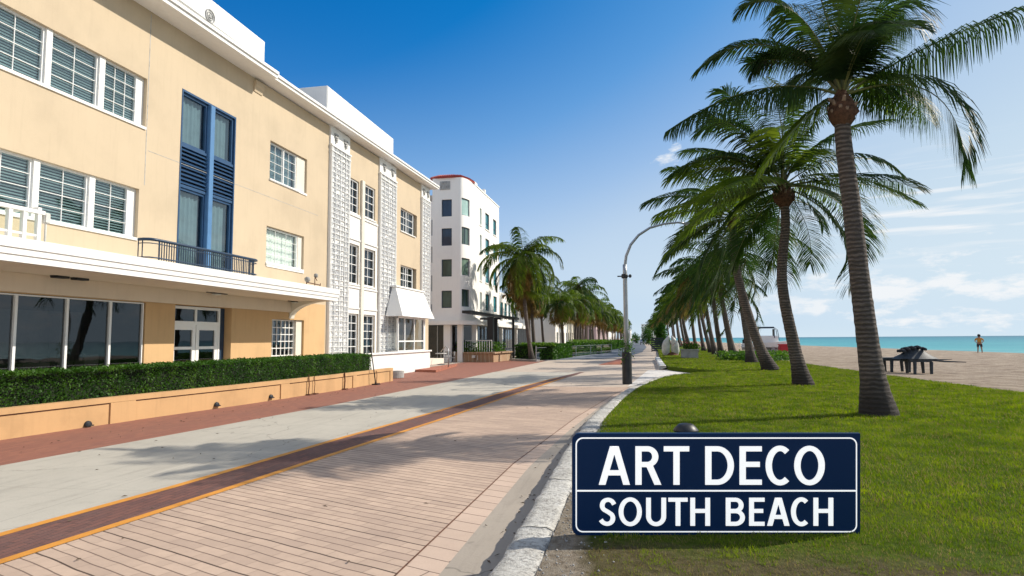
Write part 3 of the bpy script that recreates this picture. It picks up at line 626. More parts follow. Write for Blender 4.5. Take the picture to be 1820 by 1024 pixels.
def trunk(parent, pts, r0, r1, n=14, ring=.085, steps=90, flare=1.7, fl=.55):
    """smooth curve through the points, ringed, with a flared root mass"""
    pts = [Vector(p) for p in pts]; k = len(pts)
    def cr(t):
        i = min(int(t), k-2); f = t-i; p0 = pts[max(i-1, 0)]; p1 = pts[i]; p2 = pts[i+1]; p3 = pts[min(i+2, k-1)]
        return .5*((2*p1)+(p2-p0)*f+(2*p0-5*p1+4*p2-p3)*f*f+(3*p1-p0-3*p2+p3)*f**3)
    P = [cr((k-1)*i/steps) for i in range(steps+1)]; L = 0; R = []; tot = sum((a-b).length for a, b in zip(P, P[1:]))
    for i, p in enumerate(P):
        if i: L += (P[i]-P[i-1]).length
        f = L/tot; rr = r0+(r1-r0)*f**.8
        rr *= 1+(flare-1)*math.exp(-(L/fl)**1.3)
        ph = (L/ring) % 1.0; rr *= 1+.016*(ph-.5)*(1+.8*mnoise.noise(Vector((L*5, 1, 2))))
        R.append(rr)
    mb = MB(); mb.tube([(p.x, p.y, p.z) for p in P], R, n, wob=.05)
    bx = parent.location
    return mb.build('trunk', M['bark'], parent, smooth=True), P[-1], R[-1]
def boots(parent, c, s, seed):
    """fibrous bulge with cut frond stubs under the crown"""
    r = random.Random(seed); mb = MB()
    prof = [(.60, -.80), (.78, -.62), (1.08, -.42), (1.25, -.15), (1.18, .12), (1.0, .36), (.78, .6), (.55, .85), (.3, 1.1)]
    n = 16; K = len(prof)
    vs = [(c[0]+math.cos(2*PI*j/n)*a*s*(1+.34*mnoise.noise(Vector((j*1.3, i*1.4, seed)))), c[1]+math.sin(2*PI*j/n)*a*s*(1+.2*mnoise.noise(Vector((j*1.3, i, seed+5)))), c[2]+z*s*2.0) for i, (a, z) in enumerate(prof) for j in range(n)]
    mb.add(vs, [(i*n+j, i*n+(j+1) % n, (i+1)*n+(j+1) % n, (i+1)*n+j) for i in range(K-1) for j in range(n)])
    o = mb.build('fibre_sheath', M['fibre'], parent, smooth=True)
    m2 = MB()
    for i in range(18):
        a = i*2.4+r.random()*.6; h = -.75*s+i*.09*s+r.random()*.1*s; rr_ = 1.02-.25*abs(h/s-.1); b = Vector((c[0]+math.cos(a)*s*rr_*.9, c[1]+math.sin(a)*s*rr_*.9, c[2]+h))
        t = b+Vector((math.cos(a)*.42*s, math.sin(a)*.42*s, (.25+.35*r.random())*s)); m2.tube([b, b.lerp(t, .5)+Vector((0, 0, -.02)), t], [.22*s, .19*s, .13*s], 6)
    m2.build('frond_stub', M['boot'], o, smooth=True)
    return o
def specs_random(r, k, L=4.2, wind=0, dry=.0, young=.15, emin=-.7, emax=1.35, bend=(1.0, 1.9)):  # young: share of fronds in the lighter leaf
    out = []
    for i in range(k):
        f = i/(k-1); e = emax-(emax-emin)*f**.85+(r.random()-.5)*.2
        a = i*2.39996+(r.random()-.5)*.5
        Lr = L*(.8+.25*r.random())*(1-.15*(e > 1.0))
        mi = 3 if (f > .64 and r.random() < dry) else (1 if r.random() < young else 0)
        out.append(dict(az=a, e0=e, L=Lr, bend=bend[0]+(bend[1]-bend[0])*r.random()*(1-.3*f), mi=mi, wind=wind*(.6+.8*r.random()), twist=(r.random()-.5)*.5))
    return out
# ---- nearest palm: fronds follow the photograph
def palm_custom(name, label, tp_px, Y0, cpx, r0, r1, n, lw, ll, explicit, nrand, seed, L=4.0, dy=None, wind=.1, bs=.24, group='coconut palms leaning in a row along the lawn', droop=.55, **kw):
    base = gp(*tp_px[0], LAWNZ); base.z = LAWNZ-.03
    r_ = root = empty(name, base, label, 'palm tree', group)
    dd = len(tp_px); pts = [base-Vector((0, 0, .12)), base+Vector((0, 0, 0))] if False else [base]
    for i, (x, y) in enumerate(tp_px[1:]): pts.append(yp(x, y, base.y+(dy or 0)*(i+1)/dd))
    o, top, rt = trunk(root, pts, r0, r1, n=18, steps=150 if n > 50 else 90)
    c = Vector(yp(*cpx, top.y)); loc = c-base
    boots(root, (top.x, top.y, top.z+bs*.4), bs, seed)
    r = random.Random(seed); sp = []
    for e in explicit:
        (cx, cy), (tx, ty), dz = e[0], e[1], e[2]
        q = yp(cx, cy, c.y+dz*.45)-base; t = yp(tx, ty, c.y+dz)-base
        a = math.atan2(t.y-loc.y, t.x-loc.x)
        sp.append(dict(az=a, e0=0, L=1, bend=0, mi=e[3] if len(e) > 3 else 0, path=(loc, q, t), twist=e[4] if len(e) > 4 else 0, droop=e[5] if len(e) > 5 else droop, lls=e[6] if len(e) > 6 else 1))
    sp += specs_random(r, nrand, L, wind, **kw)
    crown(root, loc, sp, n, lw, ll, seed, droop)
    return root
palm_custom('coconut_palm', 'tallest and nearest coconut palm with thick ringed trunk on the lawn behind the sign', [(1562,738),(1549,655),(1531,520),(1514,370),(1500,260),(1497,205)], 0, (1497,168),
    .205, .142, 112, .026, .86,
    [((1640,72),(1838,10),.3,0,.3,1.3,1.15), ((1705,95),(1716,300),-.2,0,.2,.75,1.45), ((1360,15),(1243,122),.2,0,.2,.35), ((1350,118),(1190,230),-.3,0,.3,1.2), ((1590,130),(1650,215),1.6,0,0,.8),
     ((1490,60),(1485,-110),.4), ((1585,-60),(1628,55),.6,0,0,.6,1.2), ((1400,-50),(1318,15),.5,0,.2,.4), ((1440,180),(1350,305),.7,1,.5,.5,1.15), ((1410,30),(1338,125),.9,0,.3,.5),
     ((1560,30),(1600,-100),1.3), ((1450,30),(1390,10),-1.8,0,0,.6), ((1520,-20),(1560,-60),-1.6), ((1470,-10),(1420,-90),1.6), ((1530,60),(1565,40),-1.6), ((1440,80),(1400,180),1.6,0,.3,.5)],
    4, 5, L=2.7, wind=.2, emin=.7, emax=1.35, young=.1, droop=.34, bs=.205)
palm_custom('coconut_palm', 'slender coconut palm second from the front, with a bare S-shaped curving trunk', [(1428,685),(1410,610),(1390,500),(1396,400),(1393,352)], 0, (1391,330),
    .195, .125, 76, .040, 1.12,
    [((1300,330),(1168,382),.3,1), ((1480,290),(1630,362),-.3,1), ((1560,300),(1625,335),1.0), ((1300,240),(1200,305),-.8), ((1430,240),(1575,215),.5,0), ((1330,180),(1240,235),.6,0), ((1400,200),(1360,140),1.4), ((1330,190),(1285,160),-1), ((1380,150),(1440,150),.8), ((1310,260),(1215,270),1.2), ((1350,230),(1250,200),-1.4), ((1330,300),(1225,360),1.2,1), ((1450,400),(1440,470),.6,0)],
    15, 9, L=4.2, wind=.25, emin=-.6, young=.22, droop=.36)
palm_custom('coconut_palm', 'strongly leaning coconut palm third from the front, trunk slanting up to the left', [(1370,659),(1340,590),(1311,490),(1303,430),(1305,400)], 0, (1305,385),
    .23, .15, 60, .05, 1.3,
    [((1240,360),(1165,392),.5,1), ((1250,300),(1188,300),-.5), ((1360,380),(1385,450),.8,1), ((1230,400),(1180,460),.6,1)],
    18, 13, L=4.6, wind=.4, emin=-.8, young=.25, droop=.38)
palm_custom('coconut_palm', 'coconut palm with straight narrow trunk directly behind the strongly leaning one', [(1336,645),(1322,560),(1310,470)], 0, (1306,450),
    .23, .14, 44, .055, 1.2, [], 15, 17, L=4.5, wind=.5, emin=-.7)
palm_custom('coconut_palm', 'dark leaning coconut palm fifth in the row, its crown swept left below the bigger crowns', [(1304,636),(1290,570),(1280,515)], 0, (1277,498),
    .25, .16, 44, .06, 1.3, [((1230,470),(1165,520),0), ((1320,480),(1358,520),0)], 17, 19, L=4.8, wind=.45, emin=-.6)
# ---- prototypes for the rest of the row and the street palms
def proto(name, label, group, h, lean, seed, n=32, lw=.08, ll=1.25, k=22, L=4.4, wind=.3, dry=.3, young=.15, emin=-.95, loc=(0,0,0), r0=.2, r1=.13, cat='palm tree', bend=(1.0, 1.9), droop=.5):  # young: share of lighter fronds
    root = empty(name, loc, label, cat, group); b = Vector(loc)
    pts = [b, b+Vector((lean[0]*.55, lean[1]*.5, h*.33)), b+Vector((lean[0]*.95, lean[1]*.9, h*.7)), b+Vector((*lean, h))]
    o, top, rt = trunk(root, pts, r0, r1, n=8, steps=26, ring=9)
    boots(root, (top.x, top.y, top.z), .26, seed)
    r = random.Random(seed)
    crown(root, top-b+Vector((0, 0, .15)), specs_random(r, k, L, wind, dry, young, emin, bend=bend), n, lw, ll, seed, droop)
    return root
FAR = 'coconut palms receding in a long row beside the lawn'
rowp = [(5.95,49.0,6.0),(6.3,56,5.6),(6.7,63,6.2),(5.6,66,5.4),(6.9,72,6.3),(6.0,78,5.8),(7.1,84,6.4),(6.3,91,6.0),(7.2,98,6.2),(6.4,106,6.4),(7.2,114,6.0),(6.5,123,6.3),(7.3,133,6.4),(6.6,144,6.1),(7.2,156,6.4),(6.7,170,6.3),(7.4,186,6.4),(6.6,204,6.5),(7.3,225,6.5),(6.8,250,6.6),(7.2,280,6.5),(6.8,315,6.6),(7.3,360,6.6)]
protos = [proto('coconut_palm', 'x', FAR, 6.5, (-.5-.2*i, .3*i), 31+i, emin=-.4, droop=.4, loc=(rowp[i][0], rowp[i][1], LAWNZ), wind=.3+.1*i, k=15+i, L=3.7) for i in range(3)]
near_lbl = ['slanted coconut palm sixth in the lawn row, just behind the low green shrubs', 'coconut palm seventh in the lawn row, its trunk rising behind the shrub edge', 'coconut palm eighth in the lawn row with ivy-dark trunk']
for i, (x, y, h) in enumerate(rowp):
    o = protos[i] if i < 3 else copy_tree(protos[i % 3])
    if i >= 3:
        o.location = (x, y, LAWNZ); o.scale = (h/6.1,)*3
        o.rotation_euler.z = (random.random()-.5)*1.3
    o['label'] = near_lbl[i] if i < 3 else 'distant coconut palm in the long swept row between lawn and beach'
STR = 'palms lining the building side of the street'
sp_ = [(-7.9,46.8,'large street palm with a double drooping crown in front of the white rounded building', 7.7, (-.7,.4), 51, 4.1, 44),
       (-8.6,52.5,'street palm with thick straight trunk right behind the large drooping one', 6.4, (-.3,.2), 52, 3.2, 30),
       (-7.0,72,'bushy upright street palm standing alone left of the lamp post', 7.3, (.3,.2), 53, 3.6, 34)]
sps = []
for i, (x, y, lb, h, ln, sd, L, k) in enumerate(sp_):
    sps.append(proto('street_palm', lb, STR, h, ln, sd, n=44 if i == 0 else 30, lw=.075, ll=1.05, k=k, L=L, wind=.05, dry=.9, young=.7, emin=-1.35, bend=(1.4, 2.3), droop=.7, loc=(x, y, 0), r0=.17, r1=.12))
srow = []
r_ = random.Random(5); y = 58
while y < 330:
    srow.append((-8.4+.9*r_.random()-(.6 if len(srow) % 2 else -1.0)-(2.4 if y < 90 and len(srow) % 2 else 0), y)); y += 3.2+y*.018
for i, (x, y) in enumerate(srow):
    o = copy_tree(sps[1+i % 2]); o.location = (x, y, 0); s = (.80+.25*r_.random())*(1+y/900); o.scale = (s, s, s*(.85+.2*r_.random())); o.rotation_euler.z = r_.random()*6
    o['label'] = 'distant street palm in the crowded row on the building side'
# ================================================================ HOTEL
def U(x, y=400, X=-12.5): return wp(x, y, X).y
def wall(mb, u0, u1, z0, z1, holes, depth, mi=0, mr=0, top=None, cut=None):
    """wall in local (u, out, z) with rectangular openings and their reveals; top(u) slopes the head"""
    us = sorted({u0, u1} | {h[0] for h in holes} | {h[1] for h in holes}); zs = sorted({z0, z1} | {h[2] for h in holes} | {h[3] for h in holes})
    if cut: us = sorted(set(us) | {cut[0]}); zs = sorted(set(zs) | {cut[1]})
    us = [u for u in us if u0 <= u <= u1]; zs = [z for z in zs if z0 <= z <= z1]
    for a, b in zip(us, us[1:]):
        for c, d in zip(zs, zs[1:]):
            m = ((a+b)/2, (c+d)/2)
            if any(h[0] < m[0] < h[1] and h[2] < m[1] < h[3] for h in holes): continue
            da = top(a) if top and d == z1 else d; db = top(b) if top and d == z1 else d
            mb.quad((b, 0, c), (a, 0, c), (a, 0, da), (b, 0, db), cut[2] if cut and m[0] < cut[0] and m[1] < cut[1] else mi)
    for h in holes:
        a, b, c, d = h[:4]; e = h[4] if len(h) > 4 else depth; mr = cut[2] if cut and b < cut[0] and d < cut[1] else 0
        mb.quad((a,0,c),(a,-e,c),(a,-e,d),(a,0,d), mr); mb.quad((b,-e,c),(b,0,c),(b,0,d),(b,-e,d), mr)
        mb.quad((a,0,d),(a,-e,d),(b,-e,d),(b,0,d), mr); mb.quad((a,-e,c),(a,0,c),(b,0,c),(b,-e,c), mr)
def window(T, parent, a, b, c, d, dep, cols=2, rows=4, fw=.05, back='blind', mats=None, gl='glass', bar=.013, sash=None, sill=None, hgap=None):
    """frame and glazing bars with a pane, and blinds or curtain behind it"""
    fm = M[mats or 'whiteclean']; v = -dep+.02; f = MB(T)
    f.box(a, a+fw, v-.03, v+.05, c, d); f.box(b-fw, b, v-.03, v+.05, c, d)
    f.box(a+fw, b-fw, v-.03, v+.05, c, c+fw); f.box(a+fw, b-fw, v-.03, v+.05, d-fw, d)
    ia, ib, ic, id_ = a+fw, b-fw, c+fw, d-fw
    splits = sash or []
    for s in splits: x = ia+(ib-ia)*s; f.box(x-fw*.5, x+fw*.5, v-.03, v+.045, ic, id_)
    for i in range(1, cols): x = ia+(ib-ia)*i/cols; f.box(x-bar/2, x+bar/2, v+.004, v+.028, ic, id_)
    for j in range(1, rows): z = ic+(id_-ic)*j/rows; f.box(ia, ib, v+.006, v+.032, z-bar/2, z+bar/2)
    fr = f.build('window', fm, parent)
    MB(T).quad((ib, v, ic), (ia, v, ic), (ia, v, id_), (ib, v, id_)).build('pane', M[gl], fr)
    if back == 'blind':
        m = MB(T); z = ic+.012; k = 0
        while z < id_-.01:
            m.quad((ib, v-.05, z), (ia, v-.05, z), (ia, v-.03, z+.028), (ib, v-.03, z+.028)); z += .064
        m.build('blind', M['slat'], fr)
    elif back:
        m = MB(T); n = max(6, int((ib-ia)/.05)); vs = []
        for i in range(n+1):
            x = ia+(ib-ia)*i/n; o = v-.10+.025*math.sin(i*1.9)+.01*math.sin(i*.7); vs += [(x, o, ic), (x, o, id_)]
        m.add(vs, [(2*i+2, 2*i, 2*i+1, 2*i+3) for i in range(n)]).build('curtain', M[back], fr, smooth=True)
    if sill:
        MB(T).box(a-.05, b+.05, -.02, sill, c-.07, c-.002, bv=.01).build('sill', M['white'], fr)
    return fr
HX = -12.5
hotel = empty('art_deco_hotel', (HX, 6, 0), 'pale yellow art deco hotel with white eaves, blue window bay and lattice pilasters', 'building')
TH = frameT((HX, 0, 0), (0, 1, 0), (1, 0, 0))
EZ = lambda u: 10.36+.022*(u-13)
B3 = [(9.72,11.03),(11.17,12.42),(12.58,13.62)]
holes = []
A3 = (3.0, 13.84, 7.17, 8.52, .20); A2 = (3.0, 13.72, 4.24, 5.56, .20)
BL = (15.12, 17.55, 3.62, 8.78, .16)
C3 = (19.48, 21.98, 7.22, 8.66, .20); C2 = (19.38, 21.86, 4.2, 5.62, .20); GR = (19.84, 21.98, 1.05, 2.42, .25)
ST = (3.0, 14.1, .35, 2.66, .10); EN = (15.16, 17.62, .3, 2.68, .32)
DW = [(25.62,26.62,7.36,8.92,.16),(27.18,28.44,7.42,9.0,.16),(25.62,26.66,4.16,5.96,.16),(27.18,28.50,4.17,5.96,.16),(25.66,26.70,.95,2.84,.16),(27.2,28.52,.95,2.84,.16)]
EW = [(31.8,34.34,7.55,8.82,.2),(31.84,34.3,4.50,5.70,.2)]
holes = [A3, A2, BL, C3, C2, GR, ST, EN]+DW+EW
m = MB(TH)
wall(m, 1.5, 36.45, 0, 10.3, holes, .2, 0, 0, top=EZ, cut=(23.6, 3.09, 1))
# far end and return
m.quad((36.45,0,0),(36.45,-14,0),(36.45,-14,EZ(36.45)),(36.45,0,EZ(36.45)), 0)
m.build('wall', [M['yellow'], M['ochre']], hotel)
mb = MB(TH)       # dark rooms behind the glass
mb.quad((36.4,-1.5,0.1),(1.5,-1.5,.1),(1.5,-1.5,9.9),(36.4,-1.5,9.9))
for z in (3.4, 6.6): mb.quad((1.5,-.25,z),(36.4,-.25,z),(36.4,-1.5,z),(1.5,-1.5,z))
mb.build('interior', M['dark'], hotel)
# white infill bay between the lattice pilasters, split round its openings
mb = MB(TH); wall(mb, 25.56, 28.72, 1.0, 7.34, [h[:4] for h in DW if h[2] < 7]+[(26.78,27.1,.9,7.5)], .03)
Tp = frameT((HX+.012, 0, 0), (0, 1, 0), (1, 0, 0)); mb.T = Tp; mb2 = MB(Tp)
wall(mb2, 25.56, 28.72, 1.0, 7.34, [h[:4] for h in DW if h[2] < 7]+[(26.78,27.1,.9,7.5)], .01); mb2.build('white_bay_panel', M['white'], hotel)
MB(TH).box(26.78, 27.08, 0, .10, 1.0, 9.05, bv=.012).build('mullion_pier', M['cream'], hotel)
mb = MB(TH)
for z in (3.05, 3.98, 6.15, 7.22): mb.box(25.6, 26.74, .012, .06, z, z+.06); mb.box(27.12, 28.7, .012, .06, z, z+.06)
mb.build('string_course', M['white'], hotel)
# fine expansion joints
mb = MB(TH); mb.box(13.875, 13.895, 0.001, .004, 5.7, 10.3); mb.box(13.96, 22.9, .001, .003, 6.63, 6.643); mb.build('expansion_joint', M['grey'], hotel)
# windows
for z0, z1, top in ((7.17, 8.52, 1), (4.24, 5.56, 0)):
    e = 13.84 if top else 13.72; sh = 0 if top else -.13
    for i, (a, b) in enumerate([(5.5,6.75),(6.9,8.15),(8.3,9.58)]+B3):
        window(TH, hotel, a+sh, b+sh, z0+.05, z1, .17, cols=2 if (i % 3 != 2 or not top) else 3, rows=4, fw=.045, gl='glass')
    mb = MB(TH); z = z0
    for a, b in [(6.75,6.9),(8.15,8.3),(9.58,9.72),(11.03,11.17),(12.42,12.58),(13.62,13.84)]: mb.box(a+sh, b+sh if b < 13.8 else e-.002, -.19, -.055 if b < 13.8 else -.10, z0+.05, z1-.002)
    mb.box(3, e-.002, -.19, .035, z0-.02, z0+.05); mb.build('window_surround', M['white'], hotel)
window(TH, hotel, 19.50, 21.35, 7.30, 8.64, .17, cols=4, rows=4, fw=.05, back='curtain', sash=[.55], sill=.05)
window(TH, hotel, 19.40, 21.55, 4.34, 5.60, .17, cols=3, rows=4, fw=.05, back='curtainwhite', sill=.05, gl='glassclear')
for a_, b_2, c_, d_ in ((21.35, 21.97, 7.24, 8.64), (21.55, 21.855, 4.35, 5.61), (21.55, 21.975, 1.06, 2.41)): MB(TH).box(a_, b_2, -.24, -.08, c_, d_).build('window_surround', M['cream'], hotel)
mb = MB(TH); mb.box(19.39, 21.85, -.19, .03, 4.2, 4.34); mb.box(19.49, 21.97, -.19, .03, 7.22, 7.30); mb.build('window_surround', M['white'], hotel)
window(TH, hotel, 19.86, 21.55, 1.1, 2.41, .22, cols=6, rows=5, fw=.04, back=None, bar=.03)
for h in DW: window(TH, hotel, h[0], h[1], h[2], h[3], .13, cols=2, rows=4 if h[2] > 3 else 5, fw=.07, back='curtain', gl='glassdark', bar=.03, sill=.06 if h[2] > 3 else None)
for h in EW: window(TH, hotel, h[0], h[1]-.35, h[2], h[3], .17, cols=3, rows=3, fw=.07, back='curtain', gl='glassdark', bar=.03, sill=.06, sash=[.5])
# blue bay
bay = MB(TH); a, b, c, d = BL[:4]
bay.box(a, a+.05, -.15, .012, c, d); bay.box(b-.05, b, -.15, .012, c, d); bay.box(a+.05, b-.05, -.15, .012, d-.06, d)
bay.box(a+.05, b-.05, -.15, -.01, 5.98, 6.06); bay.box(a+.05, b-.05, -.15, -.01, 7.14, 7.22)
bo = bay.build('blue_window_bay', M['blue'], hotel)
MB(TH).box(16.27, 16.47, -.13, .07, c, d-.06, bv=.012).build('bay_post', M['bluelight'], bo)
lv = MB(TH)
for k in range(9):
    z = 6.08+k*.118
    for p, q in ((a+.05, 16.27), (16.47, b-.05)): lv.add([(p,-.10,z+.10),(q,-.10,z+.10),(q,-.005,z),(p,-.005,z),(p,-.10,z+.115),(q,-.10,z+.115),(q,.008,z+.012),(p,.008,z+.012)], [(3,2,1,0),(4,5,6,7),(0,1,5,4),(2,3,7,6),(1,2,6,5),(3,0,4,7)])
lv.build('louver_panel', M['blue'], bo)
for p, q in ((a+.05, 16.27), (16.47, b-.05)):
    for z0, z1 in ((c, 5.98), (7.22, d-.06)): window(TH, hotel, p, q, z0, z1, .12, cols=1, rows=1, fw=.07, back='curtain', mats='blue', gl='glass')
# ground floor storefront
uu = [4.0, 6.0, 7.9, U(0, 590), U(28, 590), U(120, 590), U(197, 590), 14.08]
uu = [3.05, 5.3, 7.5, U(28, 590)-.0, U(120, 590), U(197, 590), 14.06]
for p, q in zip(uu, uu[1:]): window(TH, hotel, p, q, .37, 2.65, .09, cols=1, rows=1, fw=.03, back=None, gl='glassdark')
# fan of things inside: pale curtain far inside
MB(TH).quad((13.5,-1.35,.4),(4,-1.35,.4),(4,-1.35,2.4),(13.5,-1.35,2.4)).build('lobby_wall', M['lobby'], hotel)
lf = MB(TH)
for u_, w_, h_ in ((9.3,.5,1.5),(10.4,.25,2.3),(11.6,.7,1.2),(12.5,.2,2.3),(13.2,.45,1.35)): lf.box(u_, u_+w_, -1.2, -.9, .56, h_, bv=.02)
lf.build('lobby_furniture', M['lobby'], hotel)
# entrance doors
dr = MB(TH); v = -.26
dr.box(15.24, 15.32, v-.03, v+.05, .55, 2.66); dr.box(17.28, 17.36, v-.03, v+.05, .55, 2.66); dr.box(15.32, 17.28, v-.03, v+.05, 2.13, 2.23); dr.box(15.32, 17.28, v-.03, v+.05, 2.58, 2.66); dr.box(16.26, 16.34, v-.03, v+.03, 2.23, 2.58)
fr = dr.build('door_frame', M['whiteclean'], hotel)
MB(TH).quad((17.28,v,2.23),(15.32,v,2.23),(15.32,v,2.58),(17.28,v,2.58)).build('transom_pane', M['glassdark'], fr)
for p, q in ((15.32, 16.29), (16.32, 17.28)):
    dm = MB(TH); dm.box(p, p+.13, v-.02, v+.035, .56, 2.13); dm.box(q-.13, q, v-.02, v+.035, .56, 2.13)
    for z0, z1 in ((.56, .78), (1.42, 1.50), (1.98, 2.13)): dm.box(p+.13, q-.13, v-.02, v+.035, z0, z1)
    do = dm.build('door', M['whiteclean'], hotel); MB(TH).quad((q-.13,v,.78),(p+.13,v,.78),(p+.13,v,1.98),(q-.13,v,1.98)).build('door_pane', M['glassdark'], do)
MB(TH).box(17.36, 17.60, -.30, -.24, .35, 2.66).build('side_panel', M['navymetal'], hotel)
MB(TH).box(1.5, 36.4, -.9, 1.0, .25, .55).build('terrace_slab', M['cream'], hotel)
# dropped cream beam over storefront
MB(TH).box(2.0, 20.9, .012, .10, 2.68, 3.08, bv=.01).build('canopy_beam', M['soffit'], hotel)
# canopy
cz = 3.08; cp = MB(TH); cp.box(2.0, 21.3, 0.012, 1.66, cz, 3.44); cp.box(2.0, 21.36, 1.66, 1.70, cz+.0, 3.47); cp.box(2.0, 21.38, 1.70, 1.725, cz+.13, 3.49); cp.box(2.0, 21.40, 1.725, 1.75, cz+.25, 3.51); cp.box(21.3, 21.36, .012, 1.66, cz, 3.47)
ca = cp.build('canopy', M['white'], hotel)
MB(TH).quad((2.0,.1,cz-.004),(21.25,.1,cz-.004),(21.25,1.6,cz-.004),(2.0,1.6,cz-.004)).build('soffit', M['soffit'], ca)
prof = [(.012, cz), (1.5, cz)]+[(1.5-1.488*math.sin(t*PI/2/8), cz-.62*(1-math.cos(t*PI/2/8))) for t in range(1, 9)]
MB(TH).prism([(p[0], p[1]) for p in prof], 0, 20.9, 21.25).build('curved_bracket', M['cream'], ca)
# eaves and parapets (slope a hair along the street as surveyed)
ev = MB(TH)
def eave(mb, u0, u1, ov, th, lift=0, back=-.6):
    n = 6
    for (v0, v1, za, zb) in ((back, ov, 0, th*.55), (back, ov+.05, th*.55, th)):
        vs = []
        for i in range(n+1):
            u = u0+(u1-u0)*i/n; z = EZ(u)+lift; vs += [(u,v0,z+za),(u,v1,z+za),(u,v1,z+zb),(u,v0,z+zb)]
        fs = [(4*i+k, 4*i+(k+1) % 4, 4*i+4+(k+1) % 4, 4*i+4+k) for i in range(n) for k in range(4)]+[(3,2,1,0), (4*n,4*n+1,4*n+2,4*n+3)]
        mb.add(vs, fs)
eave(ev, 1.5, 18.7, .72, .22); eave(ev, 18.75, 36.75, .55, .2, .04)
ev.build('eave', M['white'], hotel)
pp = MB(TH); pp.box(1.5, 17.95, -.3, .70, EZ(18)+.24, 11.42, bv=.02); pp.build('parapet', M['white'], hotel)
MB(TH).box(18.6, 34.5, -.5, .42, EZ(30)+.10, 11.02-.12, bv=.02).build('parapet', M['white'], hotel)
em = MB(TH); em.prism([(-.0, 0), (.0, .36), (.11, .36), (.11, .22), (.06, .14), (.03, 0)], 0, 18.42, 18.9); 
em.v = [(x, y, z+10.02) for x, y, z in em.v]; em.build('cornice_block', M['yellow'], hotel)
rb0 = wp(582, 159, -13.05); rb1 = yp(548, 175, rb0.y); MB().box(rb1.x-.9, -13.05, rb0.y, 32.05, 10.5, 12.72, bv=.03).build('roof_block', M['white'], hotel)
# round medallion on the parapet
q = wp(373, 29, HX+.70); md = MB(); 
for r0, r1, x in ((.17,.20,.03), (.10,.13,.025)):
    n = 28; vs = []
    for j in range(n):
        t = 2*PI*j/n
        for r, xx in ((r0,0),(r0,x),(r1,x),(r1,0)): vs.append((HX+.70+xx, q.y+r*math.cos(t), q.z+r*math.sin(t)))
    md.add(vs, [(4*j+k, 4*((j+1) % n)+k, 4*((j+1) % n)+(k+1) % 4, 4*j+(k+1) % 4) for j in range(n) for k in range(4)])
md.prism([(q.y-.06, q.z-.05), (q.y+.06, q.z-.05), (q.y+.045, q.z+.03), (q.y, q.z+.08), (q.y-.045, q.z+.03)], 0, HX+.70, HX+.73)
md.build('medallion', M['grey'], hotel)
# lattice pilasters
def pilaster(a, b, z0, z1, ncol, seed):
    r = random.Random(seed); T = TH; p = MB(T)
    p.box(a, b, 0, .07, z0, z1); o = p.build('pilaster', M['white'], hotel)
    g = MB(T); bz = z1-.85; w_ = (b-a)
    rails = [a+.03, a+.12]+[a+w_*(i/ncol) for i in range(1, ncol)]+[b-.12, b-.03]
    for x in rails: g.box(x-.016, x+.016, .071, .125, z0, bz)
    z = z0+.05
    while z < bz:
        g.box(a+.03, b-.03, .071, .115, z, z+.022); z += .215
    g.box(a-.02, b+.02, .0, .15, bz, bz+.07); g.box(a-.01, b+.01, .0, .14, bz-.22, bz-.18); g.build('lattice_grille', M['whiteclean'], o)
    c = MB(T); z = z0+.05
    while z < bz-.1:
        for i in range(ncol):
            x0 = a+.14+(w_-.28)*i/ncol; x1 = a+.14+(w_-.28)*(i+1)/ncol
            for k in range(2):
                zz = z+.035+k*.09
                for q_ in range(2):
                    if r.random() < .82:
                        xx = x0+.04+(x1-x0-.06)*q_/2; c.box(xx, xx+(x1-x0)*(.22+.16*r.random()), .071, .085+.02*r.random(), zz, zz+.035+.04*r.random())
        z += .215
    c.build('screen_blocks', M['lattice'], o)
    k = MB(T)
    for i in range(2):
        x = a+w_*(.25+.5*i); z = z1-.40
        for s in range(4):
            t = .17-.04*s; k.box(x-t, x+t, .071, .12+.01*s, z+.18-.1*(s+1), z+.26-.1*(s+1)-.012)
    k.build('capital_relief', M['grey'], o)
pilaster(23.72, 25.5, .9, EZ(24)+.02, 4, 1); pilaster(28.82, 30.95, .9, EZ(30)+.02, 4, 2); pilaster(34.95, 36.42, 3.0, EZ(35.5)+.02, 3, 3)
# projecting corner bay with sloping hood
by = MB(); by.box(-12.44, -11.86, 29.95, 33.9, .9, 1.12)
for y in (30.0, 30.9, 32.3, 33.82): by.box(-11.96, -11.86, y-.04, y+.04, 1.12, 2.85)
by.box(-11.95, -11.87, 30.04, 33.78, 1.55, 1.62); by.box(-11.97, -11.85, 29.96, 33.86, 2.76, 2.85)
bo = by.build('bay_window', M['whiteclean'], hotel)
MB().quad((-11.91,30.04,1.12),(-11.91,33.8,1.12),(-11.91,33.8,2.76),(-11.91,30.04,2.76)).build('bay_pane', M['glassdark'], bo)
hd = MB()
hd.add([(-12.35,30.3,4.35),(-12.15,30.3,4.35),(-12.15,34.5,4.35),(-12.35,34.5,4.35),(-12.35,29.5,2.84),(-11.45,29.5,2.84),(-11.45,34.45,2.84),(-12.35,34.45,2.84)], [(0,1,2,3),(7,6,5,4),(0,4,5,1),(1,5,6,2),(2,6,7,3),(3,7,4,0)])
hd.build('window_hood', M['white'], hotel)
MB().box(-12.42, -12.08, 30.2, 34.6, 4.353, 4.45, bv=.01).build('hood_cap', M['white'], hotel)
MB().box(-12.1, -11.95, 34.1, 34.3, 1.0, 2.84).build('corner_post', M['whiteclean'], hotel)
cw = MB(); k = 0
for z in np.arange(1.1, 2.8, .17): cw.box(-12.08+.03*(k % 2), -11.97, 34.03, 34.099, z, z+.09); k += 1
cw.build('post_lattice', M['lattice'], hotel)
